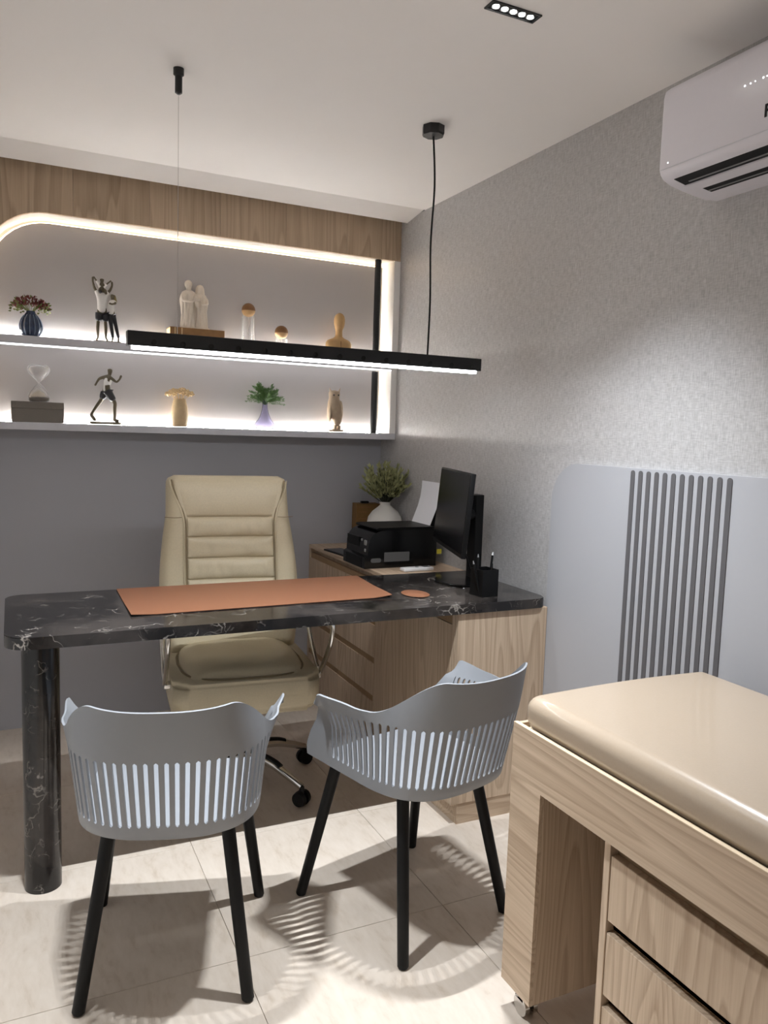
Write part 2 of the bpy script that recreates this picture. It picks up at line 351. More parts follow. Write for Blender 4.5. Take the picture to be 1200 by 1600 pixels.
# LED strips of the panel edge (sit in the gap behind the front of the panel)
pts = [(-1.8895, -.012, 1.42), (-1.8895, -.012, 2.02)]+[(-1.6505-.239*math.cos(.5*PI*i/10), -.012, 2.0275+.239*math.sin(.5*PI*i/10)) for i in range(11)]+[(-.055, -.012, 2.2665)]
obj('led_strip', tube(NB(), pts, .0035, 6), M['ledw'], t, smooth=True)
obj('led_strip', tube(NB(), [(-.0475, -.012, 2.26), (-.0475, -.012, 1.42)], .0035, 6), M['ledc'], t, smooth=True)
for nm, z0, z1, lab in (('shelf', 1.733, 1.768, 'upper long grey wall shelf with lit white edge underneath, above the other shelf'), ('shelf', 1.373, 1.405, 'lower long grey wall shelf closing the bottom of the lit niche')):
    t = thing(nm, lab, 'shelf', (0, 0, z0))
    if z0 > 1.5:
        bb = B(-1.909, -.0345, FY, BYF-.0005, 0, z1-z0, bev=.001, seg=1)
        obj('board', bb, M['shelf'], t)
        obj('led_strip', B(-1.9, -.036, FY+.003, FY+.013, -.0065, -.0002), M['led'], t)
        obj('led_strip', B(-1.88, -.06, BYF-.0095, BYF-.0055, z1-z0+.0002, z1-z0+.0028), M['ledup'], t)
    else:
        obj('board', B(-1.909, -.001, FY+.0, YB-.021, 0, z1-z0, bev=.001, seg=1), M['shelf'], t)
        obj('led_strip', B(-1.88, -.055, BYF-.0095, BYF-.0055, z1-z0+.0002, z1-z0+.0028), M['ledup'], t)
t = thing('support_post', 'slim round black post standing through the right end of the shelves', 'post', (-.114, -.112, 1.405))
obj('upper_section', cyl(NB(), (0, 0, .3632), (0, 0, .8755), .0165, n=28), M['blackm'], t, smooth=True)
obj('lower_section', cyl(NB(), (0, 0, .0002), (0, 0, .3149), .0165, n=28), M['blackm'], t, smooth=True)

# ------------------------------------------------------------------ ceiling downlights
def downlight(x, y, label, k=1.0):
    t = thing('recessed_downlight', label, 'ceiling light', (x, y, H))
    hx, hy = .074, .021
    fr = NB()
    for a in ((-hx, hx, -hy, -hy+.004), (-hx, hx, hy-.004, hy), (-hx, -hx+.005, -hy+.004, hy-.004), (hx-.005, hx, -hy+.004, hy-.004)):
        box(fr, a[0], a[1], a[2], a[3], -.004, -.0003)
    obj('frame', fr, M['blackm'], t)
    obj('housing', B(-hx+.005, hx-.005, -hy+.004, hy-.004, -.0012, -.0004), M['black'], t)
    for i in range(5):
        px = -.052+i*.026
        c = obj('reflector', lathe(NB(), [(.0118, -.0026), (.0118, -.0016), (.0085, -.0014)], 20, cap=False), M['reflector'], t, smooth=True, loc=(px, 0, 0))
        obj('lens', lathe(NB(), [(.0005, -.0018), (.0078, -.0019), (.0078, -.0030), (.0005, -.0036)], 20), M['lens'], c)
        l = bpy.data.lights.new('led', 'SPOT'); l.energy = SPOT_W*k; l.spot_size = math.radians(90); l.spot_blend = 1.0; l.shadow_soft_size = .006
        l.color = COOL; lo = bpy.data.objects.new('led_spot', l); COL.objects.link(lo); lo.parent = t; lo.location = (px, 0, -.012)
downlight(-.650, -2.050, 'small black recessed downlight with five bright white spots in the ceiling')
downlight(-1.68, -2.050, 'twin of the five-spot downlight, further left in the ceiling')
downlight(-.650, -3.60, 'added five-spot downlight, out of view, to light the examination bed', .12)  # extra fitting out of view, added to brighten the bed

# ------------------------------------------------------------------ pendant lamp
t = thing('pendant_lamp', 'long black linear pendant lamp with white glowing underside, hanging above the desk', 'lamp', (-.8635, -1.30, 1.635))
hw = .6275
hb = NB(); box(hb, -hw, hw, -.02, .02, .0125, .057, bev=.0012, seg=1); hs_ = obj('housing', hb, M['blackm'], t)
for i in range(14):
    xx = -.55+i*.0875
    obj('clip', lathe(NB(), [(.0005, 0), (.0085, 0), (.0085, .0008), (.0005, .0012)], 14), M['blackg'], hs_, loc=(xx, -.0201, .026)).rotation_euler = (PI/2, 0, 0)
bm = NB(); prism(bm, roundrect(-hw+.014, hw-.014, -.014, .014, [.006]*4, 3), lambda a, b, h: (a, b, h), .0035, .0124); obj('diffuser', bm, M['pend'], t)
obj('suspension_wire', tube(NB(), [(-.4765, 0, .057), (-.4765, 0, .82)], .0011, 6), M['chrome'], t, smooth=True)
cn = obj('wire_anchor', lathe(NB(), [(.004, -.075), (.011, -.07), (.011, -.022), (.016, -.018), (.016, 0)], 16), M['blackm'], t, smooth=True, loc=(-.4765, 0, H-1.635-.0003))
cp = bez([(.4095, 0, .057), (.412, 0, .25), (.406, 0, .45), (.413, 0, .65), (.4005, 0, .82)], 10)
obj('power_cable', tube(NB(), cp, .0035, 8), M['black'], t, smooth=True)
obj('ceiling_rose', lathe(NB(), [(.01, -.034), (.037, -.032), (.04, -.026), (.04, 0)], 8), M['blackm'], t, loc=(.4005, 0, H-1.635-.0003))

# ------------------------------------------------------------------ air conditioner
t = thing('air_conditioner', 'white split air conditioner on the wall under the ceiling, above the bed', 'air conditioner', (0, -2.135, 2.09))
prof = [(-.0008, .0), (-.03, .0)]
for i in range(7):
    a = i/6; prof.append((-.03-.17*a, .0+.012*a+.012*a*a))
prof += [(-.212, .036), (-.2175, .05), (-.2175, .235), (-.213, .252), (-.2, .262), (-.16, .268), (-.0008, .27)]
bm = NB(); prism(bm, prof, lambda a, b, h: (a, h, b), -.85, 0)
es = [e for e in bm.edges if all(abs(v.co.y) < 1e-6 or abs(v.co.y+.85) < 1e-6 for v in e.verts) and abs(e.verts[0].co.y-e.verts[1].co.y) < 1e-6 and min(v.co.x for v in e.verts) < -.001]
bmesh.ops.bevel(bm, geom=es, offset=.010, segments=4, affect='EDGES', profile=.5, clamp_overlap=True)
obj('casing', bm, M['acw'], t, smooth=True)
def ubar(x0, x1, d0, d1, y0, y1):   # bar lying on the underside slope
    zf = lambda x: .012*min(max((-x-.03)/.17, 0), 1)+.012*min(max((-x-.03)/.17, 0), 1)**2
    b_ = NB(); P = [(x0, zf(x0)+d0), (x1, zf(x1)+d0), (x1, zf(x1)+d1), (x0, zf(x0)+d1)]
    return prism(b_, P, lambda a, b, h: (a, h, b), y0, y1)
obj('air_slot', ubar(-.192, -.150, -.0012, .004, -.81, -.035), M['black'], t)
obj('air_slot', ubar(-.112, -.073, -.0012, .004, -.79, -.055), M['black'], t)
for k, xx in enumerate((-.163, -.087)): obj('louvre_rod', ubar(xx-.0018, xx+.0018, -.003, -.0012, -.80, -.06), M['knob'], t)
obj('louvre', ubar(-.149, -.113, -.0045, .002, -.80, -.03), M['acw'], t)
obj('lower_fascia_gap', B(-.2178, -.2170, -.84, -.008, .0462, .0474), M['shelf'], t)
for k, (yy, ss) in enumerate(((-.246, .0028), (-.262, .0023), (-.275, .0018), (-.297, .0028), (-.307, .0018))):
    obj('indicator_light', sph(NB(), (0, 0, 0), ss*.72, (.35, 1, 1), 10, 8), M['dot'], t, loc=(-.2178, yy-.022, .17))
obj('indicator_light', sph(NB(), (0, 0, 0), .0018, (.35, 1, 1), 10, 8), M['dot'], t, loc=(-.2178, -.035, .06))
fc = bpy.data.curves.new('logo_letter', 'FONT'); fc.body = 'P'; fc.size = .04; fc.extrude = .0004; fc.offset = .0012
fo = bpy.data.objects.new('logo_letter_c', fc); COL.objects.link(fo)
dg = bpy.context.evaluated_depsgraph_get(); dg.update(); me = bpy.data.meshes.new_from_object(fo.evaluated_get(dg)); bpy.data.objects.remove(fo)
me.materials.clear(); me.materials.append(M['black']); lg = bpy.data.objects.new('logo_letter', me); COL.objects.link(lg); lg.parent = t
lg.location = (-.2183, -.329, .078); lg.rotation_euler = (PI/2, 0, -PI/2)

# ------------------------------------------------------------------ wall panel with slats
t = thing('wall_panel', 'light grey wall panel with a rounded corner and a band of dark vertical slats, beside the bed', 'wall panel', (0, 0, 0))
bm = NB(); prism(bm, roundrect(-4.6, -1.49, .0005, 1.322, [0, 0, .14, .14], 12), lambda a, b, h: (h, a, b), -.014, -.0005); obj('board', bm, M['panel'], t)
sl = NB(); prism(sl, roundrect(-.0085, .0085, .03, 1.300, [.0084]*4, 5), lambda a, b, h: (h, a, b), -.0165, -.0142)
sme = None
for i in range(12):
    y = -1.9-.0341*i
    if sme is None:
        o = obj('slat', sl, M['slat'], t, loc=(0, y, .015)); sme = o.data
    else:
        o = bpy.data.objects.new('slat', sme); COL.objects.link(o); o.parent = t; o.location = (0, y, .015)

# ------------------------------------------------------------------ desk
DZ = .818; DF, DB = -1.510, -.914
t = thing('desk', 'black marble desk with rounded corners on one round marble column leg', 'desk', (0, 0, 0))
bm = NB(); prism(bm, roundrect(-1.838, -.0155, DF, DB, [.07, .05, 0, .05], 8), lambda a, b, h: (a, b, h), .783, DZ)
es = [e for e in bm.edges if abs(e.verts[0].co.z-e.verts[1].co.z) < 1e-6 and e.verts[0].co.z > .8]
bmesh.ops.bevel(bm, geom=es, offset=.003, segments=2, affect='EDGES'); obj('desktop', bm, M['marble'], t, smooth=True)
obj('column_leg', cyl(NB(), (-1.742, -1.342, .0), (-1.742, -1.342, .7828), .0525, n=56), M['marble'], t, smooth=True)
# pedestal under the right end
t = thing('desk_pedestal', 'oak pedestal cabinet carrying the right end of the marble desk', 'cabinet', (0, 0, 0))
X0 = -.40
obj('front_panel', B(X0+.0005, -.0155, -1.502, -1.484, .078, .7825, bev=.0008, seg=1), M['oakz'], t)
obj('side_panel', B(X0, X0+.018, -1.483, -1.4605, .078, .7825, bev=.0008, seg=1), M['oakz'], t)
obj('carcass', B(X0+.019, -.0155, -1.483, -.815, .078, .7825), M['oakz'], t)
d = obj('door', B(X0, X0+.0185, -1.459, -.815, .078, .735, bev=.001, seg=1), M['oakz'], t)
obj('finger_groove', B(X0+.002, X0+.0185, -1.459, -.815, .737, .7825), plain('groove_brown', (150, 122, 92), .7, noise=.2), t)
obj('plinth', B(X0+.028, -.0155, -1.499, -.815, .0, .0775), M['oakx'], t)
# long low cabinet on the right wall
t = thing('side_cabinet', 'long oak drawer cabinet behind the desk with the printer on top', 'cabinet', (0, 0, 0))
CZ = .812; GR = bpy.data.materials['groove_brown']
obj('top_board', B(X0+.0, -.0005, DB+.0015, YB-.0215, CZ-.018, CZ, bev=.001, seg=1), M['oaky'], t)
obj('end_panel', B(X0+.001, -.0005, YB-.0405, YB-.022, .0, CZ-.0185), M['oakz'], t)
obj('carcass', B(X0+.022, -.0005, -.813, YB-.041, .0, CZ-.0185), M['oakz'], t)
cols = [(-.812, -.40), (-.398, .0075)]
for (a, b_) in cols:
    for (z0, z1) in ((.085, .235), (.262, .405), (.432, .575), (.602, .745)):
        obj('drawer', B(X0, X0+.021, a+.001, b_-.001, z0, z1, bev=.0008, seg=1), M['oakz'], t)
        obj('finger_groove', B(X0+.004, X0+.0215, a+.001, b_-.001, z1+.0005, z1+.026), GR, t)
obj('plinth', B(X0+.015, X0+.0215, -.812, .0075, .0, .0845), M['oakx'], t)

# ------------------------------------------------------------------ desk mat, mouse pad
def slab_mesh(corn, z, th, curl=0, nx=24, ny=8, wav=.0):
    bm = NB(); a, b, c, d = [Vector(q) for q in corn]; G = []
    for k in (1, 0):
        g = []
        for i in range(nx+1):
            row = []
            for j in range(ny+1):
                u, v = i/nx, j/ny; p_ = (a*(1-u)+b*u)*(1-v)+(d*(1-u)+c*u)*v
                zz = z+k*th+.0004+curl*(sm(.93, 1, u)*sm(.6, 0, v)+.6*sm(.08, 0, u)*sm(.5, 0, v))+wav*(1+math.sin(u*9+v*2))
                row.append(bm.verts.new((p_.x, p_.y, zz)))
            g.append(row)
        G.append(g)
    for i in range(nx):
        for j in range(ny):
            bm.faces.new((G[0][i][j], G[0][i+1][j], G[0][i+1][j+1], G[0][i][j+1])); bm.faces.new((G[1][i][j], G[1][i][j+1], G[1][i+1][j+1], G[1][i+1][j]))
    for i in range(nx):
        for j in (0, ny): bm.faces.new((G[0][i][j], G[0][i+1][j], G[1][i+1][j], G[1][i][j]))
    for j in range(ny):
        for i in (0, nx): bm.faces.new((G[0][i][j], G[0][i][j+1], G[1][i][j+1], G[1][i][j]))
    return bm
t = thing('desk_mat', 'tan leather desk mat with dark underside lying across the marble desk', 'desk mat', (0, 0, 0))
cor = [(-1.485, -1.349), (-.578, -1.329), (-.537, -.917), (-1.479, -.921)]
obj('backing', slab_mesh(cor, DZ, .0016, .007), M['black'], t, smooth=True)
obj('leather_face', slab_mesh(cor, DZ+.0018, .0016, .007), M['tan'], t, smooth=True)
t = thing('mouse_pad', 'small round tan leather pad on the desk beside the mat', 'mouse pad', (-.472, -1.308, DZ))
bm = NB(); lathe(bm, [(.001, .0022), (.050, .0022), (.052, .0035), (.050, .005), (.001, .005)], 36); obj('leather_face', bm, M['tan'], t, smooth=True)
obj('backing', lathe(NB(), [(.001, .0004), (.0505, .0004), (.0505, .002), (.001, .002)], 36), M['black'], t)
for o in t.children: o.scale = (.95, 1.25, 1)

# ------------------------------------------------------------------ monitor
MC = Vector((-.262, -1.195, 0)); ang = math.atan2(.515, .161)
t = thing('monitor', 'black desktop monitor seen edge-on at the right end of the desk', 'monitor', (-.165, -1.135, DZ+.0004))
obj('base', lathe(NB(), [(.001, 0), (.112, 0), (.115, .003), (.113, .0075), (.001, .012)], 48), M['blackg'], t, smooth=True)
loc = MC-Vector((-.165, -1.135, 0))
col_x, col_y = .075, .03
obj('stand_column', B(col_x-.024, col_x+.014, col_y-.03, col_y+.03, .006, .352, bev=.004), M['black'], t)
obj('hinge', cyl(NB(), (col_x-.02, col_y, .27), (loc.x+.028, loc.y+.01, .27), .022, n=16), M['black'], t, smooth=True)
def mon_tf(o): o.location = (loc.x, loc.y, .30); o.rotation_euler = (0, 0, ang); return o
W2, H2 = .250, .155; TILT = .085
def tilted(bm):
    bmesh.ops.rotate(bm, verts=bm.verts, cent=(0, 0, 0), matrix=Matrix.Rotation(TILT, 3, 'X')); return bm
mon_tf(obj('screen_housing', tilted(B(-W2, W2, -.012, .006, -H2, H2, bev=.003)), M['black'], t, smooth=True))
mon_tf(obj('screen', tilted(B(-W2+.007, W2-.007, .0062, .0075, -H2+.016, H2-.007)), M['screen'], t))
cb = bez([(-.045, -.06, .17), (-.02, -.07, .09), (.02, -.04, .03), (.05, .0, .01)], 8)
obj('video_cable', tube(NB(), cb, .004, 8), M['black'], t, smooth=True)

# ------------------------------------------------------------------ pen cup and pens
t = thing('pen_cup', 'square black pen holder on the desk in front of the monitor stand', 'pen holder', (-.228, -1.392, DZ+.0004))
bm = NB(); s_ = .037; hcup = .10
for a in ((-s_, s_, -s_, -s_+.003), (-s_, s_, s_-.003, s_), (-s_, -s_+.003, -s_+.003, s_-.003), (s_-.003, s_, -s_+.003, s_-.003)): box(bm, *a, 0, hcup)
obj('body', bm, M['black'], t); obj('bottom', B(-s_+.003, s_-.003, -s_+.003, s_-.003, 0, .003), M['black'], t)
for o in t.children: o.rotation_euler = (0, 0, .1)
for k, (a, b_, tip, c, lab) in enumerate((((.025, .01, .006), (.045, .02, .145), 'white', 'black', 'black pen with white tip leaning right in the pen holder'), ((-.02, .015, .006), (-.012, .03, .138), 'knob', 'black', 'black pen standing upright in the pen holder'), ((-.03, -.02, .006), (-.052, -.005, .120), 'knob', 'black', 'pen leaning left in the pen holder'), ((.0, -.02, .006), (.012, -.03, .112), 'black', 'blackg', 'short glossy black pen at the front of the pen holder'))):
    tt = thing('pen', lab, 'pen', (-.228, -1.392, DZ+.0004)); A, B_ = Vector(a), Vector(b_); dd = (B_-A).normalized()
    obj('barrel', cyl(NB(), A, B_, .0042, n=12), M[c], tt, smooth=True); obj('cap_tip', cyl(NB(), B_, B_+dd*.012, .0035, .0015, n=12), M[tip], tt, smooth=True)

# ------------------------------------------------------------------ printer and things on the side cabinet
PY0, PY1 = -.74, -.50
t = thing('printer', 'black desktop printer with rounded front edge on the oak side cabinet', 'printer', (0, 0, CZ+.0004))
pr = [(-.425, 0), (-.425, .05), (-.41, .058), (-.408, .105), (-.40, .13), (-.385, .150), (-.36, .163), (-.33, .168), (-.075, .168), (-.068, .16), (-.068, 0)]
bm = NB(); prism(bm, pr, lambda a, b, h: (a, h, b), PY0, PY1); obj('body', bm, M['blackg'], t, smooth=True)
bm = NB(); prism(bm, [(-.365, .1685), (-.07, .1685), (-.07, .176), (-.08, .179), (-.355, .179), (-.368, .174)], lambda a, b, h: (a, h, b), PY0+.006, PY1); obj('scanner_lid', bm, M['black'], t, smooth=True)
obj('control_strip', B(-.412, -.404, PY0+.10, PY1-.01, .085, .13, bev=.002), M['black'], t).rotation_euler = (0, 0, 0)
obj('paper_tray', B(-.4265, -.4085, PY0+.03, PY1-.03, .0, .047, bev=.002), M['black'], t)
bm = NB(); prism(bm, roundrect(-.33, -.205, .028, .07, [.003]*4, 3), lambda a, b, h: (a, h, b), PY0-.0008, PY0); obj('side_sticker', bm, M['label'], t)
bm = NB(); prism(bm, roundrect(-.395, -.345, .026, .045, [.009]*4, 4), lambda a, b, h: (a, h, b), PY0-.0008, PY0); obj('side_handle', bm, M['label'], t)
for yy, zz, s1 in ((PY0+.03, .112, .011), (PY0+.03, .078, .007), (PY0+.07, .12, .005)):
    obj('button', B(-.4125, -.405, yy-s1, yy+s1, zz-s1, zz+s1, bev=.002), M['knob'], t)
bm = NB(); prism(bm, [(-.070, .15), (-.062, .15), (-.018, .30), (-.024, .30)], lambda a, b, h: (a, h, b), -.70, -.52); obj('paper_rest', bm, M['black'], t)
# sheet of paper standing in the feeder
bm = NB(); pth = bez([(-.078, .165), (-.055, .215), (-.038, .26), (-.029, .315), (-.030, .345)], 5)if False else None
P2 = [(-.082, .150), (-.068, .185), (-.052, .225), (-.040, .27), (-.034, .315), (-.033, .345)]
tp = [(x_, z_) for x_, z_ in P2]+[(x_-.0012, z_+.0002) for x_, z_ in reversed(P2)]
prism(bm, tp, lambda a, b, h: (a, h, b), -.70, -.52)
tag(obj('paper_sheet', bm, M['paper'], smooth=True, loc=(0, 0, CZ+.03)), 'white paper sheet standing curved in the printer feeder against the wall', 'paper')
o = tag(obj('sticky_note', B(-.012, .012, -.0004, .0004, 0, .022), M['yellow'], loc=(-.055, -.7455, CZ+.055)), 'tiny yellow note stuck beside the printer below the monitor', 'note')
t = thing('tablet', 'thin flat black tablet lying on the cabinet top left of the printer', 'tablet', (-.345, -.30, CZ+.0004), .1)
obj('body', B(-.05, .05, -.11, .11, 0, .008, bev=.002), M['black'], t); obj('screen', B(-.044, .044, -.103, .103, .0081, .0088), M['blackg'], t)
t = thing('remote_control', 'white remote control on the cabinet top between printer and desk', 'remote', (-.215, -.835, CZ+.0004), PI/2+.05)
obj('body', B(-.022, .022, -.075, .075, 0, .016, bev=.005, seg=3), M['white'], t, smooth=True)
obj('display', B(-.014, .014, -.062, -.03, .0161, .0168), M['label'], t)
obj('button', cyl(NB(), (0, .0, .016), (0, .0, .018), .008, n=14), M['knob'], t)
t = thing('card_box', 'small brown cardboard box with printed lines behind the printer', 'box', (-.130, -.09, CZ+.0004), -.1)
obj('carton', B(-.065, .065, -.04, .04, 0, .225, bev=.002), M['cardb'], t)
for k, z_ in enumerate((.11, .145, .18, .205)): obj('printed_line', B(-.055, -.01+.02*(k % 2), -.0412, -.0402, z_, z_+.006), M['woodd'], t)
obj('clip', B(-.03, .01, -.012, .012, .2255, .236, bev=.002), M['black'], t)

def leaves(bm, c, d, L, W, n=5, bend=.2):
    """one leaf: pointed blade along direction d from c"""
    d = Vector(d).normalized(); s = d.cross(Vector((random.uniform(-1, 1), random.uniform(-1, 1), .3)))
    if s.length < 1e-3: s = Vector((1, 0, 0))
    s.normalize(); nrm = s.cross(d); c = Vector(c); prof_ = [0, .8, 1, .6, 0]; rows = []
    for i, w_ in enumerate(prof_):
        q = c+d*L*i/4+nrm*bend*L*(i/4)**2; rows.append((bm.verts.new(q-s*W*w_/2), bm.verts.new(q+s*W*w_/2)) if 0 < i < 4 else (bm.verts.new(q),))
    bm.faces.new((rows[0][0], rows[1][0], rows[1][1]))
    for i in (1, 2): bm.faces.new((rows[i][0], rows[i+1][0], rows[i+1][1], rows[i][1]))
    bm.faces.new((rows[3][0], rows[4][0], rows[3][1]))
def rdir(up=.2):
    while True:
        v = Vector((random.uniform(-1, 1), random.uniform(-1, 1), random.uniform(up, 1)))
        if .2 < v.length < 1: return v.normalized()
# potted sage in white vase (corner)
t = thing('potted_plant', 'grey-green bushy plant in a white bulbous vase in the corner on the side cabinet', 'plant', (-.102, -.26, CZ+.0004))
bm = lathe(NB(), [(.035, 0), (.062, .03), (.080, .085), (.0845, .12), (.079, .147), (.060, .172), (.036, .19), (.025, .199), (.024, .208), (.028, .214), (.021, .214), (.02, .19)], 36); obj('vase', bm, M['ceramic'], t, smooth=True)
bm = NB(); bs = NB()
for k in range(60):
    d = rdir(.32); L = random.uniform(.11, .185); 
    d.x *= .62; d.y *= .6; d.normalize(); p0 = Vector((0, 0, .20)); tube(bs, [p0, p0+d*L*.95], .0018, 4)
    for i in range(11):
        q = p0+d*L*(.38+.62*i/10)
        for s in range(3): 
            dd = (d+Vector((random.uniform(-.7, .7), random.uniform(-.7, .7), random.uniform(-.3, .5)))); leaves(bm, q, dd, .026, .009)
o = obj('foliage', bm, M['sage'], t); o['kind'] = 'stuff'; obj('stems', bs, M['saged'], t)['kind'] = 'stuff'
for o in t.children: o.scale = (1.08, 1.08, 1.16)

# ------------------------------------------------------------------ shelf ornaments
U, Lw = 1.7682, 1.4052; OY = -.088
# blue vase with burgundy sprigs
t = thing('flower_vase', 'blue glazed ribbed vase with dark red and green sprigs on the upper shelf', 'vase', (-1.728, OY, U))
rib = lambda a, z: 1+.035*math.sin(a*14)
obj('vase', lathe(NB(), [(.025, 0), (.036, .006), (.043, .03), (.044, .048), (.037, .072), (.024, .093), (.017, .103), (.017, .108), (.013, .108), (.012, .09)], 84, fn=rib), M['blue'], t, smooth='all')
for k in range(14):
    a = 2*PI*k/14+.1; pts = [((r_+.0012)*math.cos(a), (r_+.0012)*math.sin(a), z_) for r_, z_ in ((.036, .008), (.044, .03), (.045, .048), (.038, .072), (.026, .091))]
    obj('glaze_rib', tube(NB(), bez(pts, 3), .0013, 4), M['bluel'], t, smooth=True)
for nm, mt, lo, hi, cnt in (('green_leaves', 'leafg', -.1, .45, 150), ('red_leaves', 'leafr', .15, 1, 260)):
    bm = NB()
    for k in range(cnt):
        d = Vector((random.uniform(-1, 1), random.uniform(-.45, .45), random.uniform(lo, hi))); d.normalize()
        L = random.uniform(.03, .075)*(1 if nm == 'green_leaves' else .95); q = Vector((0, 0, .112))+Vector((d.x*1.05, d.y*.6, d.z*.8))*L
        leaves(bm, q, d+rdir(-.5)*.8, .014, .008)
    obj(nm, bm, M[mt], t)['kind'] = 'stuff'
bm = NB()
for k in range(26):
    d = Vector((random.uniform(-1, 1), random.uniform(-.45, .45), random.uniform(.3, 1))).normalized(); tube(bm, [(0, 0, .095), (d.x*.03, d.y*.02, .12), (d.x*.065, d.y*.035, .115+d.z*.045)], .0008, 4)
obj('stems', bm, M['leafg'], t)['kind'] = 'stuff'

# hourglass on grey storage box
o = thing('storage_box', 'grey rectangular storage box on the lower shelf carrying the hourglass', 'box', (-1.706, OY, Lw))
obj('body', B(-.103, .103, -.045, .045, 0, .058, bev=.002), M['grey'], o); obj('lid', B(-.104, .104, -.046, .046, .0585, .088, bev=.0025), M['grey'], o)
t = thing('hourglass', 'clear glass hourglass with pale sand standing on the grey box', 'hourglass', (-1.700, OY, Lw+.0884))
hp = [(.0, .001), (.036, .001), (.042, .008), (.0435, .022), (.038, .040), (.022, .062), (.008, .076), (.0035, .0815), (.008, .087), (.024, .105), (.040, .122), (.0455, .136), (.042, .15), (.034, .157), (.0, .159)]
hp[0] = (.0006, .001); hp[-1] = (.0006, .159)
obj('glass_bulb', lathe(NB(), [(r_, z_) for r_, z_ in hp], 36, cap=False), M['glass'], t, smooth='all')
obj('sand_pile', lathe(NB(), [(.001, .0225), (.034, .0225), (.02, .038), (.002, .05)], 30), M['sand'], t, smooth=True)
obj('sand', lathe(NB(), [(.001, .0035), (.033, .0035), (.038, .010), (.040, .018), (.001, .021)], 30), M['grey'], t, smooth=True)

# family figurine
def figure(t, kx, kz, u0, v0, spec):
    """spec: list of (part name, material, verts[(u,v,depth,r)], edges)"""
    for nm, mt, V, E in spec:
        VV = [((u-u0)*kx, dpt, (v0-v)*kz, r_) for u, v, dpt, r_ in V]; skin(nm, VV, E, M[mt], t, 2)
t = thing('family_figurine', 'figurine of a couple in white shirts lifting a child on shoulders, on the upper shelf', 'figurine', (-1.424, OY+.002, U))
kx, kz = .000238, .000250; u0, v0 = 600, 1330
figure(t, kx, kz, u0, v0, [
    ('man', 'skin', [(530, 770, 0, .016), (530, 620, 0, .017), (530, 500, 0, .019), (530, 445, 0, .007), (530, 400, -.002, .0125), (530, 365, -.001, .0105),
                     (455, 480, 0, .0075), (400, 400, 0, .006), (372, 290, 0, .0045), (374, 205, .001, .0052), (620, 480, 0, .0075), (680, 405, 0, .006), (712, 330, 0, .0045), (708, 255, .001, .0052),
                     (485, 800, 0, .012), (462, 985, 0, .0075), (455, 1100, 0, .0075), (460, 1250, 0, .0042), (430, 1300, -.012, .0045), (580, 800, 0, .012), (592, 985, 0, .0075), (600, 1100, 0, .0075), (598, 1250, 0, .0042), (625, 1300, -.012, .0045)],
     [(0, 1), (1, 2), (2, 3), (3, 4), (4, 5), (2, 6), (6, 7), (7, 8), (8, 9), (2, 10), (10, 11), (11, 12), (12, 13), (0, 14), (14, 15), (15, 16), (16, 17), (17, 18), (0, 19), (19, 20), (20, 21), (21, 22), (22, 23)])])
man = [c for c in t.children][0]
figure(man, kx, kz, u0, v0, [
    ('shirt', 'fwhite', [(530, 835, 0, .0205), (530, 620, 0, .021), (530, 505, 0, .0225), (455, 490, 0, .0115), (415, 425, 0, .008), (610, 490, 0, .0115), (655, 440, 0, .0085)], [(0, 1), (1, 2), (2, 3), (3, 4), (2, 5), (5, 6)]),
    ('shorts', 'fblack', [(530, 750, 0, .0235), (482, 850, 0, .0185), (466, 985, 0, .0165), (583, 850, 0, .0185), (597, 985, 0, .0165)], [(0, 1), (1, 2), (0, 3), (3, 4)])])
figure(t, kx, kz, u0, v0, [
    ('child', 'skin', [(535, 400, .014, .012), (535, 330, .012, .011), (535, 290, .008, .005), (535, 245, .004, .0115), (535, 222, .005, .009), (480, 320, .012, .0045), (430, 250, .010, .0038), (385, 200, .004, .0042),
                       (595, 325, .012, .0045), (650, 280, .010, .0038), (700, 240, .004, .0042), (490, 430, -.008, .008), (490, 490, -.02, .0055), (585, 430, -.008, .008), (600, 500, -.02, .0055)],
     [(0, 1), (1, 2), (2, 3), (3, 4), (1, 5), (5, 6), (6, 7), (1, 8), (8, 9), (9, 10), (0, 11), (11, 12), (0, 13), (13, 14)])])
ch = [c for c in t.children if c.name.startswith('child')][0]
figure(ch, kx, kz, u0, v0, [('child_top', 'fwhite', [(535, 400, .014, .0145), (535, 330, .012, .0135), (485, 322, .012, .0065), (435, 258, .010, .0055), (590, 325, .012, .0065), (628, 305, .011, .0055)], [(0, 1), (1, 2), (2, 3), (1, 4), (4, 5)]),
                            ('child_shoes', 'fblack', [(490, 440, -.018, .009), (500, 490, -.024, .009), (585, 440, -.018, .009), (600, 500, -.024, .009)], [(0, 1), (2, 3)])])
figure(t, kx, kz, u0, v0, [
    ('woman', 'skin', [(690, 800, 0, .0135), (690, 690, -.002, .0125), (700, 610, -.002, .013), (712, 570, -.002, .005), (715, 515, -.004, .011), (722, 480, -.003, .009), (745, 600, -.002, .007), (770, 640, -.012, .005), (700, 665, -.024, .0045), (640, 650, -.024, .004),
                       (668, 830, 0, .0105), (690, 1000, 0, .0065), (705, 1120, 0, .006), (722, 1250, 0, .0038), (705, 1300, -.012, .004), (725, 830, 0, .0105), (765, 980, 0, .0065), (795, 1110, 0, .006), (826, 1250, 0, .0038), (815, 1300, -.012, .004)],
     [(0, 1), (1, 2), (2, 3), (3, 4), (4, 5), (2, 6), (6, 7), (7, 8), (8, 9), (0, 10), (10, 11), (11, 12), (12, 13), (13, 14), (0, 15), (15, 16), (16, 17), (17, 18), (18, 19)])])
wo = [c for c in t.children if c.name.startswith('woman')][0]
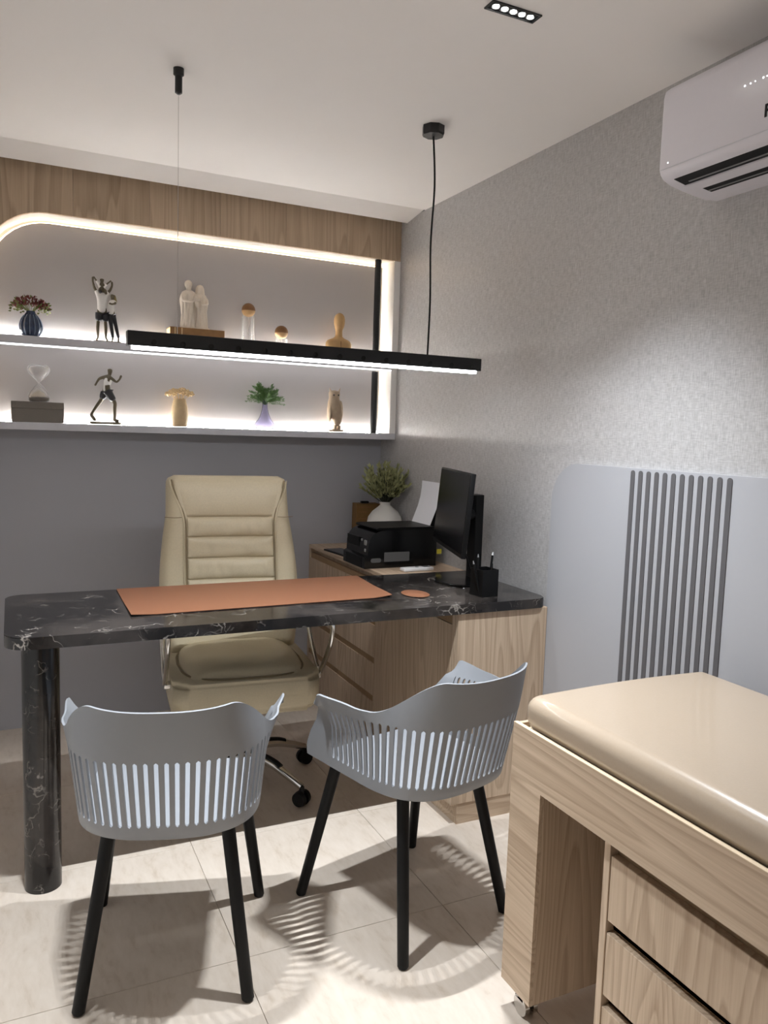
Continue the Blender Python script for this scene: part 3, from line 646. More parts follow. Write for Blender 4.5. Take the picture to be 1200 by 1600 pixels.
figure(wo, kx, kz, u0, v0, [('blouse', 'fwhite', [(690, 850, 0, .0165), (690, 690, -.002, .0155), (702, 615, -.002, .016), (748, 602, -.002, .0095), (775, 632, -.008, .0075)], [(0, 1), (1, 2), (2, 3), (3, 4)]),
                            ('trousers', 'fblack', [(695, 775, 0, .017), (668, 850, 0, .0135), (690, 1000, 0, .0092), (706, 1120, 0, .0085), (722, 1240, 0, .006), (728, 850, 0, .0135), (766, 980, 0, .0092), (796, 1110, 0, .0085), (826, 1240, 0, .006)], [(0, 1), (1, 2), (2, 3), (3, 4), (0, 5), (5, 6), (6, 7), (7, 8)]),
                            ('hair', 'hair', [(720, 485, .002, .0125), (735, 530, .004, .0125), (765, 575, .006, .009), (795, 615, .008, .004)], [(0, 1), (1, 2), (2, 3)])])
bm = NB(); prism(bm, roundrect(-.052, .066, -.03, .03, [.015]*4, 4), lambda a, b, h: (a, b, h), .0003, .006); obj('base', bm, M['skin'], t)

# runner figurine
t = thing('runner_figurine', 'bronze figurine of a running man in white vest and black shorts on the lower shelf', 'figurine', (-1.428, OY, Lw))
kx, kz = .000228, .000236; u0, v0 = 530, 1235
figure(t, kx, kz, u0, v0, [
    ('body', 'skin', [(545, 600, 0, .0135), (560, 500, 0, .013), (575, 390, 0, .0175), (608, 300, 0, .0058), (620, 235, 0, .0112), (617, 175, 0, .0125),
                      (525, 335, .012, .009), (420, 375, .014, .0062), (375, 450, .012, .0045), (340, 515, .008, .005), (620, 345, -.012, .0085), (735, 432, -.014, .0055), (795, 370, -.012, .0042), (828, 290, -.01, .0062),
                      (515, 640, .01, .0125), (465, 770, .010, .0095), (385, 880, .010, .0085), (300, 1010, .010, .006), (272, 1070, .010, .0085), (355, 1175, .008, .0075),
                      (590, 640, -.01, .0135), (710, 830, -.012, .009), (700, 920, -.012, .0085), (702, 1090, -.010, .006), (690, 1150, -.010, .009), (785, 1168, -.010, .0075)],
     [(0, 1), (1, 2), (2, 3), (3, 4), (4, 5), (2, 6), (6, 7), (7, 8), (8, 9), (2, 10), (10, 11), (11, 12), (12, 13), (0, 14), (14, 15), (15, 16), (16, 17), (17, 18), (18, 19), (0, 20), (20, 21), (21, 22), (22, 23), (23, 24), (24, 25)])])
bd = t.children[0]
figure(bd, kx, kz, u0, v0, [('vest', 'fwhite', [(546, 635, 0, .0158), (562, 490, 0, .0155), (580, 400, 0, .0205), (600, 345, 0, .0135)], [(0, 1), (1, 2), (2, 3)]),
                            ('shorts', 'fblack', [(548, 535, 0, .0195), (510, 660, .01, .0175), (470, 775, .010, .0155), (600, 660, -.01, .0185), (685, 790, -.012, .0155)], [(0, 1), (1, 2), (0, 3), (3, 4)])])
bm = NB(); prism(bm, roundrect(-.068, .066, -.03, .03, [.012]*4, 4), lambda a, b, h: (a, b, h), .0003, .012); obj('base', bm, M['skin'], t)

# robed statue on a book
t = thing('book', 'thick brown book lying on the upper shelf under the white statue', 'book', (-1.028, OY, U))
obj('cover', B(-.125, .125, -.046, -.0425, 0, .09, bev=.001), M['book'], t)
obj('cover_board', B(-.125, .125, -.042, .046, .0862, .09), M['book'], t); obj('cover_base', B(-.125, .125, -.042, .046, 0, .0035), M['book'], t)
obj('pages', B(-.1245, .122, -.042, .044, .0037, .086), M['pages'], t)
for k, xx in enumerate((-.103, -.072)): obj('spine_band', B(xx-.002, xx+.002, -.0472, -.0461, .002, .088), M['pages'], t)
t = thing('robed_statue', 'white statue of two robed figures with a child, standing on the brown book', 'statue', (-1.038, OY, U+.0905))
def robed(name, x, y, h, r, seed, headr, mat):
    rnd = random.Random(seed); ph = [rnd.uniform(0, 6) for _ in range(4)]
    bm = NB(); prof_ = [(r*.95, 0), (r*1.02, .03*h), (r*.94, .15*h), (r*.9, .3*h), (r*.93, .42*h), (r*.98, .52*h), (r*1.02, .62*h), (r*.98, .70*h), (r*.8, .765*h), (r*.45, .80*h), (headr*.62, .815*h), (headr*.6, .835*h)]
    fine = []
    for (a, b_), (c, d_) in zip(prof_, prof_[1:]):
        for k in range(4): fine.append((a+(c-a)*k/4, b_+(d_-b_)*k/4))
    fine.append(prof_[-1])
    def fn(a, z):
        q = sm(.8*h, .55*h, z)
        return 1+q*(.10*math.sin(7*a+ph[0]+z*26*math.sin(a+ph[1]))+.06*math.sin(13*a+ph[2]-z*40))
    lathe(bm, fine, 72, fn=fn); bmesh.ops.scale(bm, vec=(1, .78, 1), verts=bm.verts)
    o = obj(name, bm, mat, t, smooth='all', loc=(x, y, 0))
    hd = NB(); sph(hd, (0, 0, .895*h), headr, (.86, .95, 1.2), 20, 16); 
    for v in hd.verts:
        if v.co.y < -headr*.6 and abs(v.co.x) < headr*.2 and abs(v.co.z-.885*h) < headr*.3: v.co.y -= headr*.22
        for s in (-1, 1):
            if (v.co-Vector((s*headr*.33, -headr*.85, .90*h))).length < headr*.3: v.co.y += headr*.14
    obj('head', hd, mat, o, smooth='all')
    return o
o1 = robed('robed_figure', -.024, 0, .218, .036, 3, .0165, M['marblew'])
bm = NB(); sph(bm, (0, .004, .203), .019, (.95, .9, 1.0), 18, 12); sph(bm, (0, -.012, .178), .010, (1, .8, 1.5), 14, 10); obj('hair_and_beard', bm, M['marblew'], o1, smooth='all')
o2 = robed('veiled_figure', .030, .004, .206, .034, 9, .0150, M['marblew'])
bm = NB(); lathe(bm, [(.030, .10), (.027, .14), (.0215, .168), (.019, .19), (.0125, .203), (.002, .207)], 24); bmesh.ops.translate(bm, verts=bm.verts, vec=(0, .006, 0)); obj('veil', bm, M['marblew'], o2, smooth='all')
sk = skin('child', [(.006, -.03, .112, .010), (.004, -.032, .135, .0105), (.003, -.032, .148, .004), (.003, -.034, .158, .0095), (.02, -.04, .128, .004), (-.012, -.04, .125, .004), (.014, -.034, .095, .006)], [(0, 1), (1, 2), (2, 3), (1, 4), (1, 5), (0, 6)], M['marblew'], t)
skin('arms', [(-.05, 0, .158, .008), (-.054, -.018, .125, .008), (-.022, -.036, .120, .006), (0, -.036, .125, .005)], [(0, 1), (1, 2), (2, 3)], M['marblew'], t)
skin('arms', [(.058, 0, .145, .008), (.058, -.02, .115, .008), (.025, -.036, .110, .006)], [(0, 1), (1, 2)], M['marblew'], t)
bm = NB(); prism(bm, roundrect(-.066, .068, -.036, .036, [.01]*4, 4), lambda a, b, h: (a, b, h), -.0001, .006); obj('plinth', bm, M['marblew'], t)

# glass tubes topped by wooden balls
def ball_glass(x, h, label):
    t = thing('ball_holder', label, 'ornament', (x, OY, U), group=None)
    hp_ = [(.0295, .0003), (.0295, h-.0315), (.0275, h-.0315), (.0275, .003), (.001, .003)]
    obj('glass_tube', lathe(NB(), [(.0008, .0003)]+hp_, 32, cap=False), M['glass'], t, smooth=True)
    bm = NB(); sph(bm, (0, 0, h), .0325, (1, 1, 1), 28, 20); o = obj('wooden_ball', bm, M['woodd'], t, smooth='all')
    bm = NB(); 
    lathe(bm, [(.0327*math.cos(a), .0327*math.sin(a)) for a in [-.5*PI+.01+i*(.5*PI-.12)/10 for i in range(11)]], 28, c=(0, 0, h), cap=False); obj('lower_half', bm, M['wood'], o, smooth='all')
    bm = NB(); tube(bm, bez([(0, 0, h-.034), (.004, 0, h-.06), (-.002, 0, h-.09), (.003, 0, h-.11)], 4), .0012, 5); obj('wick', bm, M['fwhite'], t)
ball_glass(-.778, .203, 'taller wooden ball on a clear glass tube on the upper shelf')
ball_glass(-.612, .112, 'shorter wooden ball on a clear glass tube, just right of the taller one')
# mannequin bust
t = thing('bust', 'faceless wooden bust with head and shoulders at the right of the upper shelf', 'bust', (-.310, OY, U))
bp_ = [(0, .058, .030), (.03, .063, .032), (.06, .0655, .032), (.082, .0645, .029), (.094, .058, .026), (.101, .045, .023), (.107, .028, .0195), (.116, .0175, .0175), (.14, .0160, .0170), (.150, .0175, .020), (.162, .0215, .025), (.18, .0245, .029), (.198, .0255, .030), (.214, .0225, .027), (.225, .0160, .020), (.231, .0070, .009)]
bm = NB(); rings = []
for z_, ax, ay in bp_:
    rings.append([bm.verts.new((ax*math.copysign(abs(math.cos(2*PI*i/40))**.8, math.cos(2*PI*i/40)), ay*math.sin(2*PI*i/40)-(.004 if z_ > .15 else 0), z_+.0003)) for i in range(40)])
for a_, b_ in zip(rings, rings[1:]):
    for i in range(40): bm.faces.new((a_[i], a_[(i+1) % 40], b_[(i+1) % 40], b_[i]))
bm.faces.new(rings[0][::-1]); bm.faces.new(rings[-1]); obj('torso', bm, M['mann'], t, smooth='all').scale = (1.06, 1, 1)
obj('seam_line', B(-.0008, .0008, -.0335, -.030, .0, .09), M['woodd'], t)
# turned wooden vase with dried flowers
t = thing('dried_flower_vase', 'beige wooden vase topped with dried cream flowers on the lower shelf', 'vase', (-1.100, OY, Lw))
obj('vase', lathe(NB(), [(.030, .0003), (.0355, .008), (.038, .03), (.038, .06), (.035, .095), (.030, .12), (.0275, .131), (.022, .131), (.02, .11)], 36), plain('pale_turned_wood', (204, 178, 138), .55, noise=.3, nscale=25), t, smooth=True)
bm = NB()
for k in range(150):
    a, r_ = random.uniform(0, 2*PI), math.sqrt(random.random())*.062; z_ = .150+.022*(1-(r_/.062)**2)+random.uniform(-.006, .006)
    bmesh.ops.create_icosphere(bm, subdivisions=1, radius=random.uniform(.004, .0085), matrix=Matrix.Translation((r_*math.cos(a)*1.05, r_*math.sin(a)*.55, z_)))
obj('dried_flowers', bm, M['dried'], t)['kind'] = 'stuff'
bm = NB()
for k in range(24): a = random.uniform(0, 2*PI); r_ = random.uniform(.01, .055); tube(bm, [(.012*math.cos(a), .01*math.sin(a), .12), (r_*math.cos(a), r_*.5*math.sin(a), .148)], .001, 4)
obj('stems', bm, M['dried'], t)['kind'] = 'stuff'
# fern in violet glass vase
t = thing('fern_vase', 'bright green fern in a flared violet glass vase on the lower shelf', 'vase', (-.690, OY-.003, Lw))
gp = [(.020, .0005), (.042, .002), (.051, .012), (.052, .022), (.044, .036), (.031, .052), (.020, .078), (.014, .105), (.0125, .128), (.0145, .14)]
obj('vase', lathe(NB(), gp+[(r_-.0025, z_) for r_, z_ in reversed(gp[2:])]+[(.001, .0065)], 40), M['glassv'], t, smooth=True)
fm = NB()
for k in range(64):
    d = Vector((random.uniform(-1, 1), random.uniform(-.5, .12), random.uniform(.05, 1.6))).normalized(); L = random.uniform(.075, .108)
    P = bez([(0, 0, .12), (d.x*L*.4, d.y*L*.4, .13+d.z*L*.55), (d.x*L*.95, d.y*L*.8, .13+d.z*L*.95-.012*abs(d.x))], 7)
    tube(fm, P, .0007, 4)
    for i in range(4, len(P)-1):
        q = P[i]; dd = (P[i+1]-P[i]).normalized(); s = dd.cross(Vector((0, -1, 0))).normalized() if abs(dd.y) < .95 else Vector((1, 0, 0))
        wl = .019*(1-.6*(i-4)/(len(P)-5))
        for sg in (-1, 1): leaves(fm, q, s*sg+dd*1.1, wl, .0036)
    leaves(fm, P[-2], P[-1]-P[-2], .014, .005)
obj('fern', fm, M['fern'], t)['kind'] = 'stuff'
# owl
t = thing('owl_figurine', 'beige carved owl figurine with ear tufts at the right of the lower shelf', 'figurine', (-.322, OY, Lw))
bm = NB(); pf = [(.006, .028), (.015, .035), (.026, .055), (.033, .085), (.0365, .115), (.034, .145), (.0285, .165), (.0275, .175), (.030, .19), (.028, .202), (.017, .208), (.002, .210)]
fine = []
for (a, b_), (c, d_) in zip(pf, pf[1:]):
    for k in range(3): fine.append((a+(c-a)*k/3, b_+(d_-b_)*k/3))
fine.append(pf[-1])
lathe(bm, fine, 48, fn=lambda a, z: 1+.02*math.sin(a*16+z*220)*(1 if z < .16 else .2))
for v in bm.verts: v.co.x += .018*sm(.16, .03, v.co.z)-.004; v.co.y *= .85
body = obj('body', bm, M['owl'], t, smooth='all')
for s in (-1, 1):
    obj('ear_tuft', cyl(NB(), (s*.020-.004, -.004, .198), (s*.029-.004, -.006, .222), .007, .0008, 10), M['owl'], t, smooth=True)
    e_ = obj('eye_disc', sph(NB(), (s*.0125-.004, -.0225, .185), .0095, (1, .35, 1), 16, 10), M['owl'], t, smooth='all'); obj('eye', sph(NB(), (s*.0125-.004, -.0262, .185), .0045, (1, .4, 1), 12, 8), M['fblack'], e_)
    bm = NB(); sph(bm, (s*.030+.002, .0, .105), .03, (.35, .75, 1.8), 16, 12); obj('wing', bm, M['owl'], t, smooth='all')
    obj('foot', B(.012+s*.011-.007, .012+s*.011+.007, -.016, .012, .006, .034, bev=.003), M['owl'], t)
obj('beak', cyl(NB(), (-.004, -.026, .180), (-.004, -.030, .169), .0035, .0008, 8), M['owl'], t)
obj('perch', B(-.035, .045, -.022, .022, .0003, .012, bev=.004), M['owl'], t)

# ------------------------------------------------------------------ tub chairs
def build_tub():
    a = .005
    nsl = 46; cols = [0.0, .35]; kinds = []   # column boundaries in slot units
    # outline at height z: s in [0,1] from left front to right front
    def outline(s, A, Bk, yf, n=2.75, yc=-.03):
        # straight side, superelliptic back, straight side
        Ls = yf-yc; La = 1.62*max(A, .03)+1.0*Bk; tot = 2*Ls+La; d = s*tot
        if d < Ls: return (-A, yf-d)
        if d > Ls+La: return (A, yc+(d-Ls-La))
        th = PI*(d-Ls)/La; c, sn = math.cos(th), math.sin(th)
        # equalise arc a little
        return (-A*math.copysign(abs(c)**(2/n), c), yc-Bk*abs(sn)**(2/n))
    # arc-length table on reference outline
    ref = [outline(i/2000, .235, .245, .205) for i in range(2001)]; acc = [0]
    for p0, p1 in zip(ref, ref[1:]): acc.append(acc[-1]+math.dist(p0, p1))
    TOT = acc[-1]
    def s_of(u):
        import bisect
        k = min(max(bisect.bisect_left(acc, u*TOT), 1), 2000); f_ = (u*TOT-acc[k-1])/max(acc[k]-acc[k-1], 1e-9); return (k-1+f_)/2000
    zb_, zr0, zr1 = .452, .682, .788
    def rim(u):
        q = abs(u-.5)*2     # 0 back centre, 1 front
        z = zr1-.006*(1-min(q/.25, 1)**2) if q < .25 else zr1+(zr0-zr1)*sm(.25, .52, q)
        return z-.003*math.exp(-((q-.58)/.10)**2)
    def place(u, A, Bk, yf_):
        x, y = outline(s_of(u), .235, .245, .205); x *= A/.235
        if y < -.03: y = -.03+(y+.03)*Bk/.245
        elif y > .07: y = .07+(y-.07)*(yf_-.07)/.135
        return x, y
    def pt(u, z, dz=0):
        t_ = (z-zb_)/(zr1-zb_); q = abs(u-.5)*2
        A = .222+.020*min(t_/.6, 1)+(min(max((z-.585)/.1, 0), 1.1))**1.35*(.026*sm(.43, .60, q)+.018*sm(.60, .80, q))-.008*sm(.69, .79, z)
        Bk = .222+.078*t_
        x, y = place(u, A, Bk, .212-.112*sm(.46, .685, z)); return Vector((x, y, z-dz))
    # u columns
    m0 = .092; us = [0, m0*.5, m0]; slotcols = set(); per = (1-2*m0)/nsl
    for k in range(nsl):
        b0 = m0+per*k; w_ = per*.44
        us += [b0+per/2-w_/2, b0+per/2, b0+per/2+w_/2, b0+per] if k < nsl-1 else [b0+per/2-w_/2, b0+per/2, b0+per/2+w_/2, 1-m0]
    us += [1-m0*.5, 1]
    us = sorted(us); n = len(us)
    ctr = {round(m0+per*(k+.5), 6) for k in range(nsl)}
    bm = NB(); G = []
    fz = [None]
    SB = .487
    def stop(u):
        q = abs(u-.5)*2; return .652-.022*sm(.4, .85, q)
    rows_desc = []
    for i, u in enumerate(us):
        q = abs(u-.5)*2; zr = rim(u); zt = stop(u)
        isc = round(u, 6) in ctr; ed = .0045 if isc else 0
        isE = (i+1 < n and round(us[i+1], 6) in ctr) or (round(us[i-1], 6) in ctr)
        zs = [zb_, SB-.014, SB-ed, SB+.008, SB+.05, (SB+zt)/2, zt-.05, zt-.008, zt+ed, zt+.016, zt+.35*(zr-zt)+.01, zt+.7*(zr-zt), zr-.004, zr]
        colv = [pt(u, z) for z in zs]
        # front corner rounding of the arm end
        if q > .80:
            k = (q-.80)/.20; drop = .034*(1-math.sqrt(max(1-k*k, 0))); zt0 = zs[8]
            for j in range(9, 14): colv[j] = pt(u, zs[j], drop*(zs[j]-zt0)/(zr-zt0))
        G.append(colv)
    # underside curve and seat pan rows
    seat = []
    NP = 10
    for i, u in enumerate(us):
        s = s_of(u); row = []
        for k in range(1, NP+1):
            f_ = k/NP; g = (1-f_)**1.0
            A = .222*(1-.10*min(k, 1))*g/1.0 if k > 1 else .208
            if k > 1: A = .208*(1-(k-1)/(NP-1))
            Bk = .208 if k == 1 else .208*(1-(k-1)/(NP-1))
            z = .4435 if k == 1 else .443-.004*math.sin(PI*(k-1)/(NP-1))
            x, y = place(u, max(A, .0001), max(Bk, .0001), .212)
            z += .010*sm(.0, .17, y)*(1-max(A, 0)/.208*.4)-.008*sm(.18, .212, y)
            row.append(Vector((x, y, z)))
        seat.append(row)
    V = []
    for i in range(n):
        col = [bm.verts.new(p_) for p_ in reversed(seat[i])]+[bm.verts.new(p_) for p_ in G[i]]
        V.append(col)
    nr = len(V[0]); off = NP
    def is_slot(i, j):
        jj = j-off
        if not 2 <= jj <= 7: return False
        return round(us[i], 6) in ctr or (i+1 < n and round(us[i+1], 6) in ctr)
    for i in range(n-1):
        for j in range(nr-1):
            if is_slot(i, j): continue
            try: bm.faces.new((V[i][j], V[i+1][j], V[i+1][j+1], V[i][j+1]))
            except ValueError: pass
    bmesh.ops.remove_doubles(bm, verts=bm.verts, dist=.0006)
    # fill seat halves meet along centre line (already merged); thicken
    me = bpy.data.meshes.new('seat_shell'); bmesh.ops.recalc_face_normals(bm, faces=bm.faces); bm.to_mesh(me); bm.free()
    o = bpy.data.objects.new('seat_shell', me); COL.objects.link(o)
    so = o.modifiers.new('so', 'SOLIDIFY'); so.thickness = .0052; so.offset = 0
    bake(o); me = o.data; me.name = 'seat_shell'
    for p_ in me.polygons: p_.use_smooth = True
    me.set_sharp_from_angle(angle=math.radians(50)); me.materials.clear(); me.materials.append(M['plastic'])
    return o
def tub_parts(t, shell):
    shell.parent = t
    bm = NB(); 
    for sx in (-1, 1):
        tube(bm, [(sx*.10, -.12, .428), (sx*.10, .14, .424)], .009, 8)
    box(bm, -.12, .12, -.10, -.07, .420, .432); box(bm, -.12, .12, .09, .12, .420, .432)
    obj('underframe', bm, M['black'], t, smooth=True)
    for (fx, fy, tx, ty) in ((-.200, -.215, -.142, -.128), (.200, -.215, .142, -.128), (-.228, .222, -.172, .135), (.228, .222, .172, .135)):
        bm = NB(); tube(bm, [(fx, fy, 0.002), (fx, fy, .006), (fx+(tx-fx)*.5, fy+(ty-fy)*.5, .215), (tx, ty, .425)], [.0125, .0155, .0165, .0175], 20)
        obj('leg', bm, M['black'], t, smooth=True)
t1 = thing('tub_chair', 'grey slotted plastic tub chair on black legs, nearer the marble column leg', 'chair', (-1.434, -1.796, 0), math.radians(-16.3), 'grey visitor chairs')
sh = build_tub(); tub_parts(t1, sh)
t2 = thing('tub_chair', 'grey slotted plastic tub chair turned left, beside the oak bed frame', 'chair', (-.757, -1.847, 0), math.radians(14.8), 'grey visitor chairs')
for c in list(t1.children):
    d = c.copy(); COL.objects.link(d); d.parent = t2

# ------------------------------------------------------------------ office chair
t = thing('office_chair', 'cream leather executive swivel chair with chrome arms behind the desk', 'office chair', (-1.018, -.885, 0), math.radians(-5.7))
HB = 0.70  # back height
def back_half(v):  # half width at v in 0..1 (bottom->top)
    return .245+.035*math.sin(PI*min(v*1.15, 1))**1.2-.0*v
def grid_shape(name, mat, parent, umin, umax, v0, v1, yfun, nu=36, nv=40, thick=None, smooth='all'):
    pass
Z0, Z1 = .50, 1.205
def lean(z): return .200+.17*((z-Z0)/(Z1-Z0))**1.25
# outer shell of backrest : superelliptic cross-sections stacked in z
bm = NB(); rings = []; NZ = 60; NA = 56
for k in range(NZ+1):
    v = k/NZ; z = Z0+(Z1-Z0)*v
    hwid = .266+.020*math.sin(PI*min(v*1.3, 1))-.012*sm(.3, 1, v)
    th = .058; e = 1.0
    if v > .95: q = (v-.95)/.05; e = math.sqrt(max(1-q*q, .0)); hwid -= .034*(1-e); th *= max(e, .16)
    if v < .05: th *= .5+.5*v/.05
    ring = []
    for i in range(NA):
        a = 2*PI*i/NA; c, s = math.cos(a), math.sin(a); nn = 3.6
        x = hwid*math.copysign(abs(c)**(2/nn), c); y = th*math.copysign(abs(s)**(2/2.4), s)
        if y < 0: y -= .022*sm(.55, .86, abs(x)/hwid)*sm(1.03, .90, abs(x)/hwid)   # side bolsters
        ring.append(bm.verts.new((x, lean(z)+y, z)))
    rings.append(ring)
for a, b_ in zip(rings, rings[1:]):
    for i in range(NA): bm.faces.new((a[i], a[(i+1) % NA], b_[(i+1) % NA], b_[i]))
bm.faces.new(rings[0][::-1]); bm.faces.new(rings[-1])
bk = obj('backrest', bm, M['leather'], t, smooth='all')
def sw(z):  # seam half width of centre panel
    v = (z-Z0)/(Z1-Z0); return .178+.055*sm(.72, 1.0, v)
def cushion(name, z0, z1, puff, wr, seed):
    rnd = random.Random(seed); bm = NB(); NU, NV = 40, 14; G = []
    wps = [(rnd.uniform(-.85, .85), rnd.uniform(.05, .12), rnd.uniform(.4, 1), rnd.uniform(-.5, .5)) for _ in range(7)]
    for i in range(NU+1):
        row = []
        for j in range(NV+1):
            u = -1+2*i/NU; v = j/NV; z = z0+(z1-z0)*v; x = u*sw(z)
            p_ = (1-abs(2*v-1)**3.2)*(1-abs(u)**7); d = puff*p_
            for (c, wd, am, sl_) in wps:
                uu = u-c-sl_*(v-.5)*.25; d += wr*am*math.exp(-(uu/wd)**2)*math.sin(PI*v)*(1 if c > 0 else -1)
            row.append(bm.verts.new((x, lean(z)-.060-d, z)))
        G.append(row)
    back = [[bm.verts.new((v.co.x*.99, lean(v.co.z)-.050, v.co.z)) for v in row] for row in G]
    for i in range(NU):
        for j in range(NV):
            bm.faces.new((G[i][j], G[i+1][j], G[i+1][j+1], G[i][j+1])); bm.faces.new((back[i][j], back[i][j+1], back[i+1][j+1], back[i+1][j]))
    for i in range(NU):
        for j in (0, NV): bm.faces.new((G[i][j], G[i+1][j], back[i+1][j], back[i][j]))
    for j in range(NV):
        for i in (0, NU): bm.faces.new((G[i][j], G[i][j+1], back[i][j+1], back[i][j]))
    return obj(name, bm, M['leather'], t, smooth='all')
cushion('head_cushion', 1.042, 1.190, .012, .0012, 1)
for k, (a, b_) in enumerate(((.962, 1.038), (.878, .958), (.794, .874), (.700, .790), (.600, .696))): cushion('quilted_section', a, b_, .013, .0058, k+5)
for s in (-1, 1):
    pts = [(s*(sw(z)+.003), lean(z)-.0605-.002, z) for z in [.6+.59*i/30 for i in range(31)]]
    obj('piping', tube(NB(), pts, .0028, 6), M['seam'], t, smooth=True)
    pts = [(s*(sw(z)+.012), lean(z)-.0635-.002, z) for z in [.6+.59*i/30 for i in range(31)]]
    obj('piping', tube(NB(), pts, .0022, 6), M['leather'], t, smooth=True)
    z = 1.04; hw_ = .27
    pts = [(s*(sw(z)+.016+.066*i/6), lean(z)-.062-.022*math.sin(PI*min((i+1)/7, 1)), z) for i in range(7)]
    obj('seam_line', tube(NB(), pts, .0016, 5), M['seam'], t, smooth=True)
# seat
bm = NB(); prism(bm, roundrect(-.27, .27, -.262, .215, [.06, .06, .03, .03], 6), lambda a, b, h: (a, b, h), .375, .505)
es = [e for e in bm.edges if abs(e.verts[0].co.z-e.verts[1].co.z) < 1e-6]
bmesh.ops.bevel(bm, geom=es, offset=.022, segments=4, affect='EDGES'); obj('seat_base', bm, M['leather'], t, smooth='all')
bm = NB(); NU, NV = 36, 30; G = []
for i in range(NU+1):
    row = []
    for j in range(NV+1):
        u, v = -1+2*i/NU, -1+2*j/NV
        x = .232*u*math.sqrt(1-.28*v*v*(1 if v < 0 else .6)); y = -.018+.225*v*math.sqrt(1-.2*u*u)
        e = (1-abs(u)**5)*(1-abs(v)**5); z = .500+.058*e**.55-.012*math.exp(-((v+.1)/.35)**2)*(1-u*u)+.0022*math.sin(9*u+6*v*v)*e
        row.append(bm.verts.new((x, y, z)))
    G.append(row)
for i in range(NU):
    for j in range(NV): bm.faces.new((G[i][j], G[i+1][j], G[i+1][j+1], G[i][j+1]))
obj('seat_cushion', bm, M['leather'], t, smooth='all')
rimp = [G[i][0].co.copy() if False else None for i in range(0)]
pts = []
for k in range(64):
    a = 2*PI*k/64; c, s = math.cos(a), math.sin(a); u = math.copysign(abs(c)**.35, c); v = math.copysign(abs(s)**.35, s)
    x = .236*u*math.sqrt(1-.28*v*v*(1 if v < 0 else .6)); y = -.018+.229*v*math.sqrt(1-.2*u*u); pts.append((x, y, .5085))
obj('piping', tube(NB(), pts, .0035, 6, closed=True), M['seam'], t, smooth=True)
# arms
for s in (-1, 1):
    X = s*.292
    P = bez([(X, -.25, .743), (X, -.305, .715), (X, -.275, .63), (X, -.17, .505), (X, -.125, .478), (X, -.08, .50), (X, .04, .60), (X, .12, .69), (X, .14, .743)], 8)
    ar = obj('armrest', tube(NB(), P, .009, 12, flat=1.3, up=(1, 0, 0)), M['chrome'], t, smooth=True)
    obj('arm_pad', B(X-.026, X+.026, -.27, .16, .744, .772, bev=.011, seg=3), M['leather'], ar, smooth=True)
    obj('arm_bracket', B(min(s*.25, s*.295), max(s*.25, s*.295), -.15, -.10, .458, .475, bev=.003), M['chrome'], ar)
obj('mechanism', B(-.08, .08, -.12, .12, .345, .3745, bev=.006), M['black'], t)
obj('gas_lift', cyl(NB(), (0, 0, .10), (0, 0, .345), .027, .022, 24), M['black'], t, smooth=True)
obj('lever', tube(NB(), [(.06, -.03, .36), (.20, -.03, .352), (.27, -.06, .335)], .006, 8), M['black'], t, smooth=True)
obj('hub', cyl(NB(), (0, 0, .085), (0, 0, .15), .042, .036, 28), M['chrome'], t, smooth=True)
base_rot = math.radians(5.7)
for k in range(5):
    a = math.radians(-57.3+72*k)+base_rot; c, s = math.cos(a), math.sin(a)
    P = [(c*r_, s*r_, z_) for r_, z_ in ((.035, .125), (.10, .135), (.18, .125), (.26, .098), (.322, .074))]
    lg = obj('base_arm', tube(NB(), bez(P, 5), [.021-.008*i/20 for i in range(21)], 12, flat=1.0), M['chrome'], t, smooth=True)
    P2 = [(c*r_, s*r_, z_+.0135) for r_, z_ in ((.05, .128), (.10, .138), (.18, .127), (.22, .112))]
    obj('arm_cover', tube(NB(), bez(P2, 4), .009, 8, flat=1.4), M['black'], lg, smooth=True)
    cs = obj('caster', cyl(NB(), (c*.322, s*.322, .045), (c*.322, s*.322, .074), .010, n=12), M['black'], t, smooth=True)
    for q in (-1, 1):
        a0 = Vector((c*.322-s*q*.007, s*.322+c*q*.007, .0305)); a1 = a0+Vector((-s*q*.018, c*q*.018, 0))
        obj('wheel', cyl(NB(), a0, a1, .0295, .026, 24), M['black'], cs, smooth=True)

# ------------------------------------------------------------------ examination bed
FX, BX, NY, ZT = -.73, -.10, -2.315, .727
EY = -3.95
t = thing('examination_bed', 'oak examination bed frame with leg panel on casters at the right wall', 'bed', (0, 0, 0))
sp = [(NY, .072), (NY, ZT), (EY, ZT), (EY, .072), (EY+.115, .072), (EY+.115, .595), (NY-.115, .595), (NY-.115, .072)]
bm = NB(); prism(bm, sp, lambda a, b, h: (h, a, b), FX, FX+.0110); obj('side_board', bm, M['oaky'], t)
obj('side_rail', B(BX-.03, BX, EY, NY, .595, ZT), M['oaky'], t)
obj('end_rail', B(FX+.0115, BX-.031, NY-.012, NY, .595, ZT), M['oakx'], t)
obj('deck', B(FX+.0115, BX-.031, EY, NY-.0125, .680, .7145), M['edge'], t)
obj('rail_edge', B(FX-.0002, FX+.0112, EY, NY+.0002, ZT+.0002, ZT+.0022), M['edge'], t)
obj('leg_panel', B(FX+.0115, BX, NY-.115, NY, .072, .5945, bev=.001, seg=1), M['oakz'], t)
obj('leg_panel', B(FX+.0115, BX, EY, EY+.115, .072, .5945), M['oakz'], t)
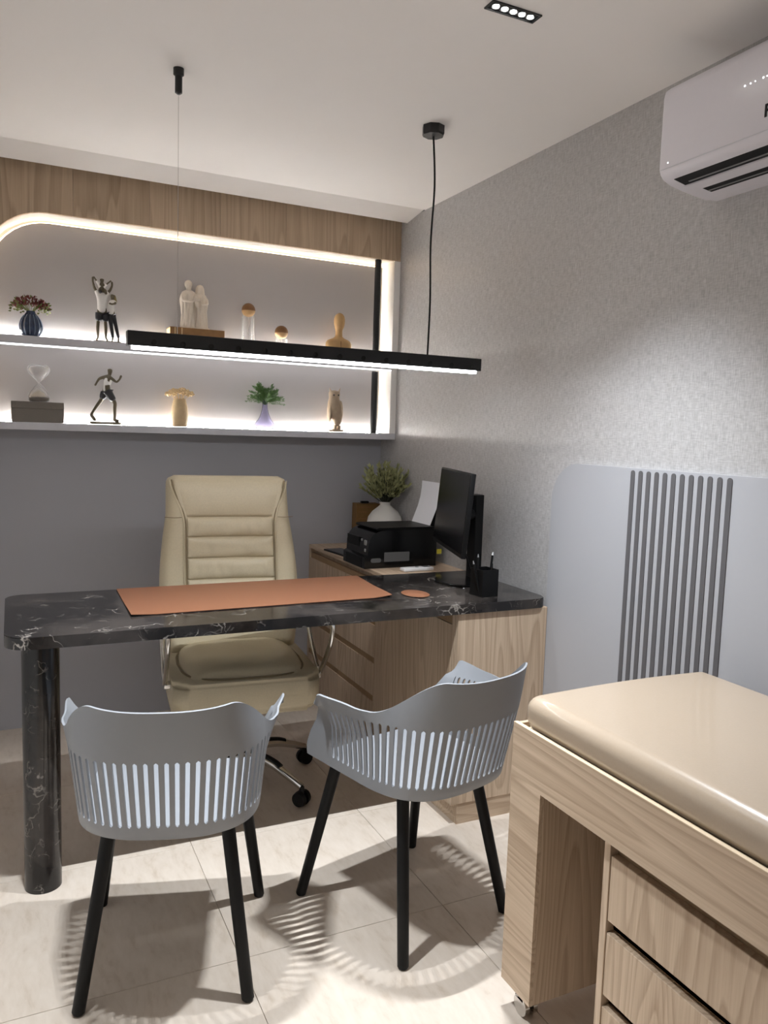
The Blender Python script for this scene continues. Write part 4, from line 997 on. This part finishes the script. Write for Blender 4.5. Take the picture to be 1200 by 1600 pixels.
for cx_, cy_ in ((FX+.04, NY-.06), (BX-.05, NY-.06), (FX+.04, EY+.06), (BX-.05, EY+.06)):
    c = obj('caster', cyl(NB(), (cx_, cy_, .05), (cx_, cy_, .0718), .016, n=14), M['black'], t, smooth=True)
    obj('fork', B(cx_-.018, cx_+.018, cy_-.006, cy_+.03, .035, .056, bev=.003), M['black'], c)
    for q in (-1, 1): obj('wheel', cyl(NB(), (cx_+q*.006, cy_+.008, .0252), (cx_+q*.018, cy_+.008, .0252), .025, n=24), M['chrome'], c, smooth=True)
t = thing('mattress', 'padded cream vinyl mattress on the oak examination bed', 'mattress', (0, 0, .7150))
bm = NB(); hx, y0, y1 = (.030, EY+.03, NY-.03)[0], EY+.03, NY-.0130
nx_, ny_ = 30, 60; x0_, x1_ = FX+.0115, BX-.031
box(bm, x0_, x1_, y0, y1, 0.0004, .086, bev=.034, seg=7)
bmesh.ops.subdivide_edges(bm, edges=[e for e in bm.edges if e.calc_length() > .3], cuts=14, use_grid_fill=True)
for v in bm.verts:
    if v.co.z > .07:
        v.co.z += .006*math.sin(PI*(v.co.x-x0_)/(x1_-x0_))+.0012*math.sin(v.co.y*7+v.co.x*5)
obj('pad', bm, M['leather2'], t, smooth='all')
# drawer cabinet under the bed
t = thing('drawer_cabinet', 'oak drawer cabinet with dark finger gaps standing under the examination bed', 'cabinet', (0, 0, 0))
DX, DY0, DY1 = -.698, -3.8, -2.612
obj('side_panel', B(DX, BX-.04, DY1-.018, DY1, .0, .5945, bev=.0008, seg=1), M['oakz'], t)
obj('side_panel', B(DX, BX-.04, DY0, DY0+.018, .0, .5945), M['edge'], t)
obj('carcass', B(DX+.032, BX-.04, DY0+.0185, DY1-.0185, .0, .5945), M['oaky'], t)
for k, (z0, z1) in enumerate(((.405, .548), (.238, .378), (.072, .212))):
    for (a, b_) in ((DY0+.0195, -3.11), (-3.107, DY1-.0195)):
        obj('drawer', B(DX+.002, DX+.0205, a, b_, z0, z1, bev=.0012, seg=1), M['oakz'], t)
    obj('finger_gap', B(DX+.021, DX+.0315, DY0+.0195, DY1-.0195, z0-.025, z1+.02), GR, t)
obj('plinth', B(DX+.02, DX+.0315, DY0+.0195, DY1-.0195, .0, .045), M['oaky'], t)
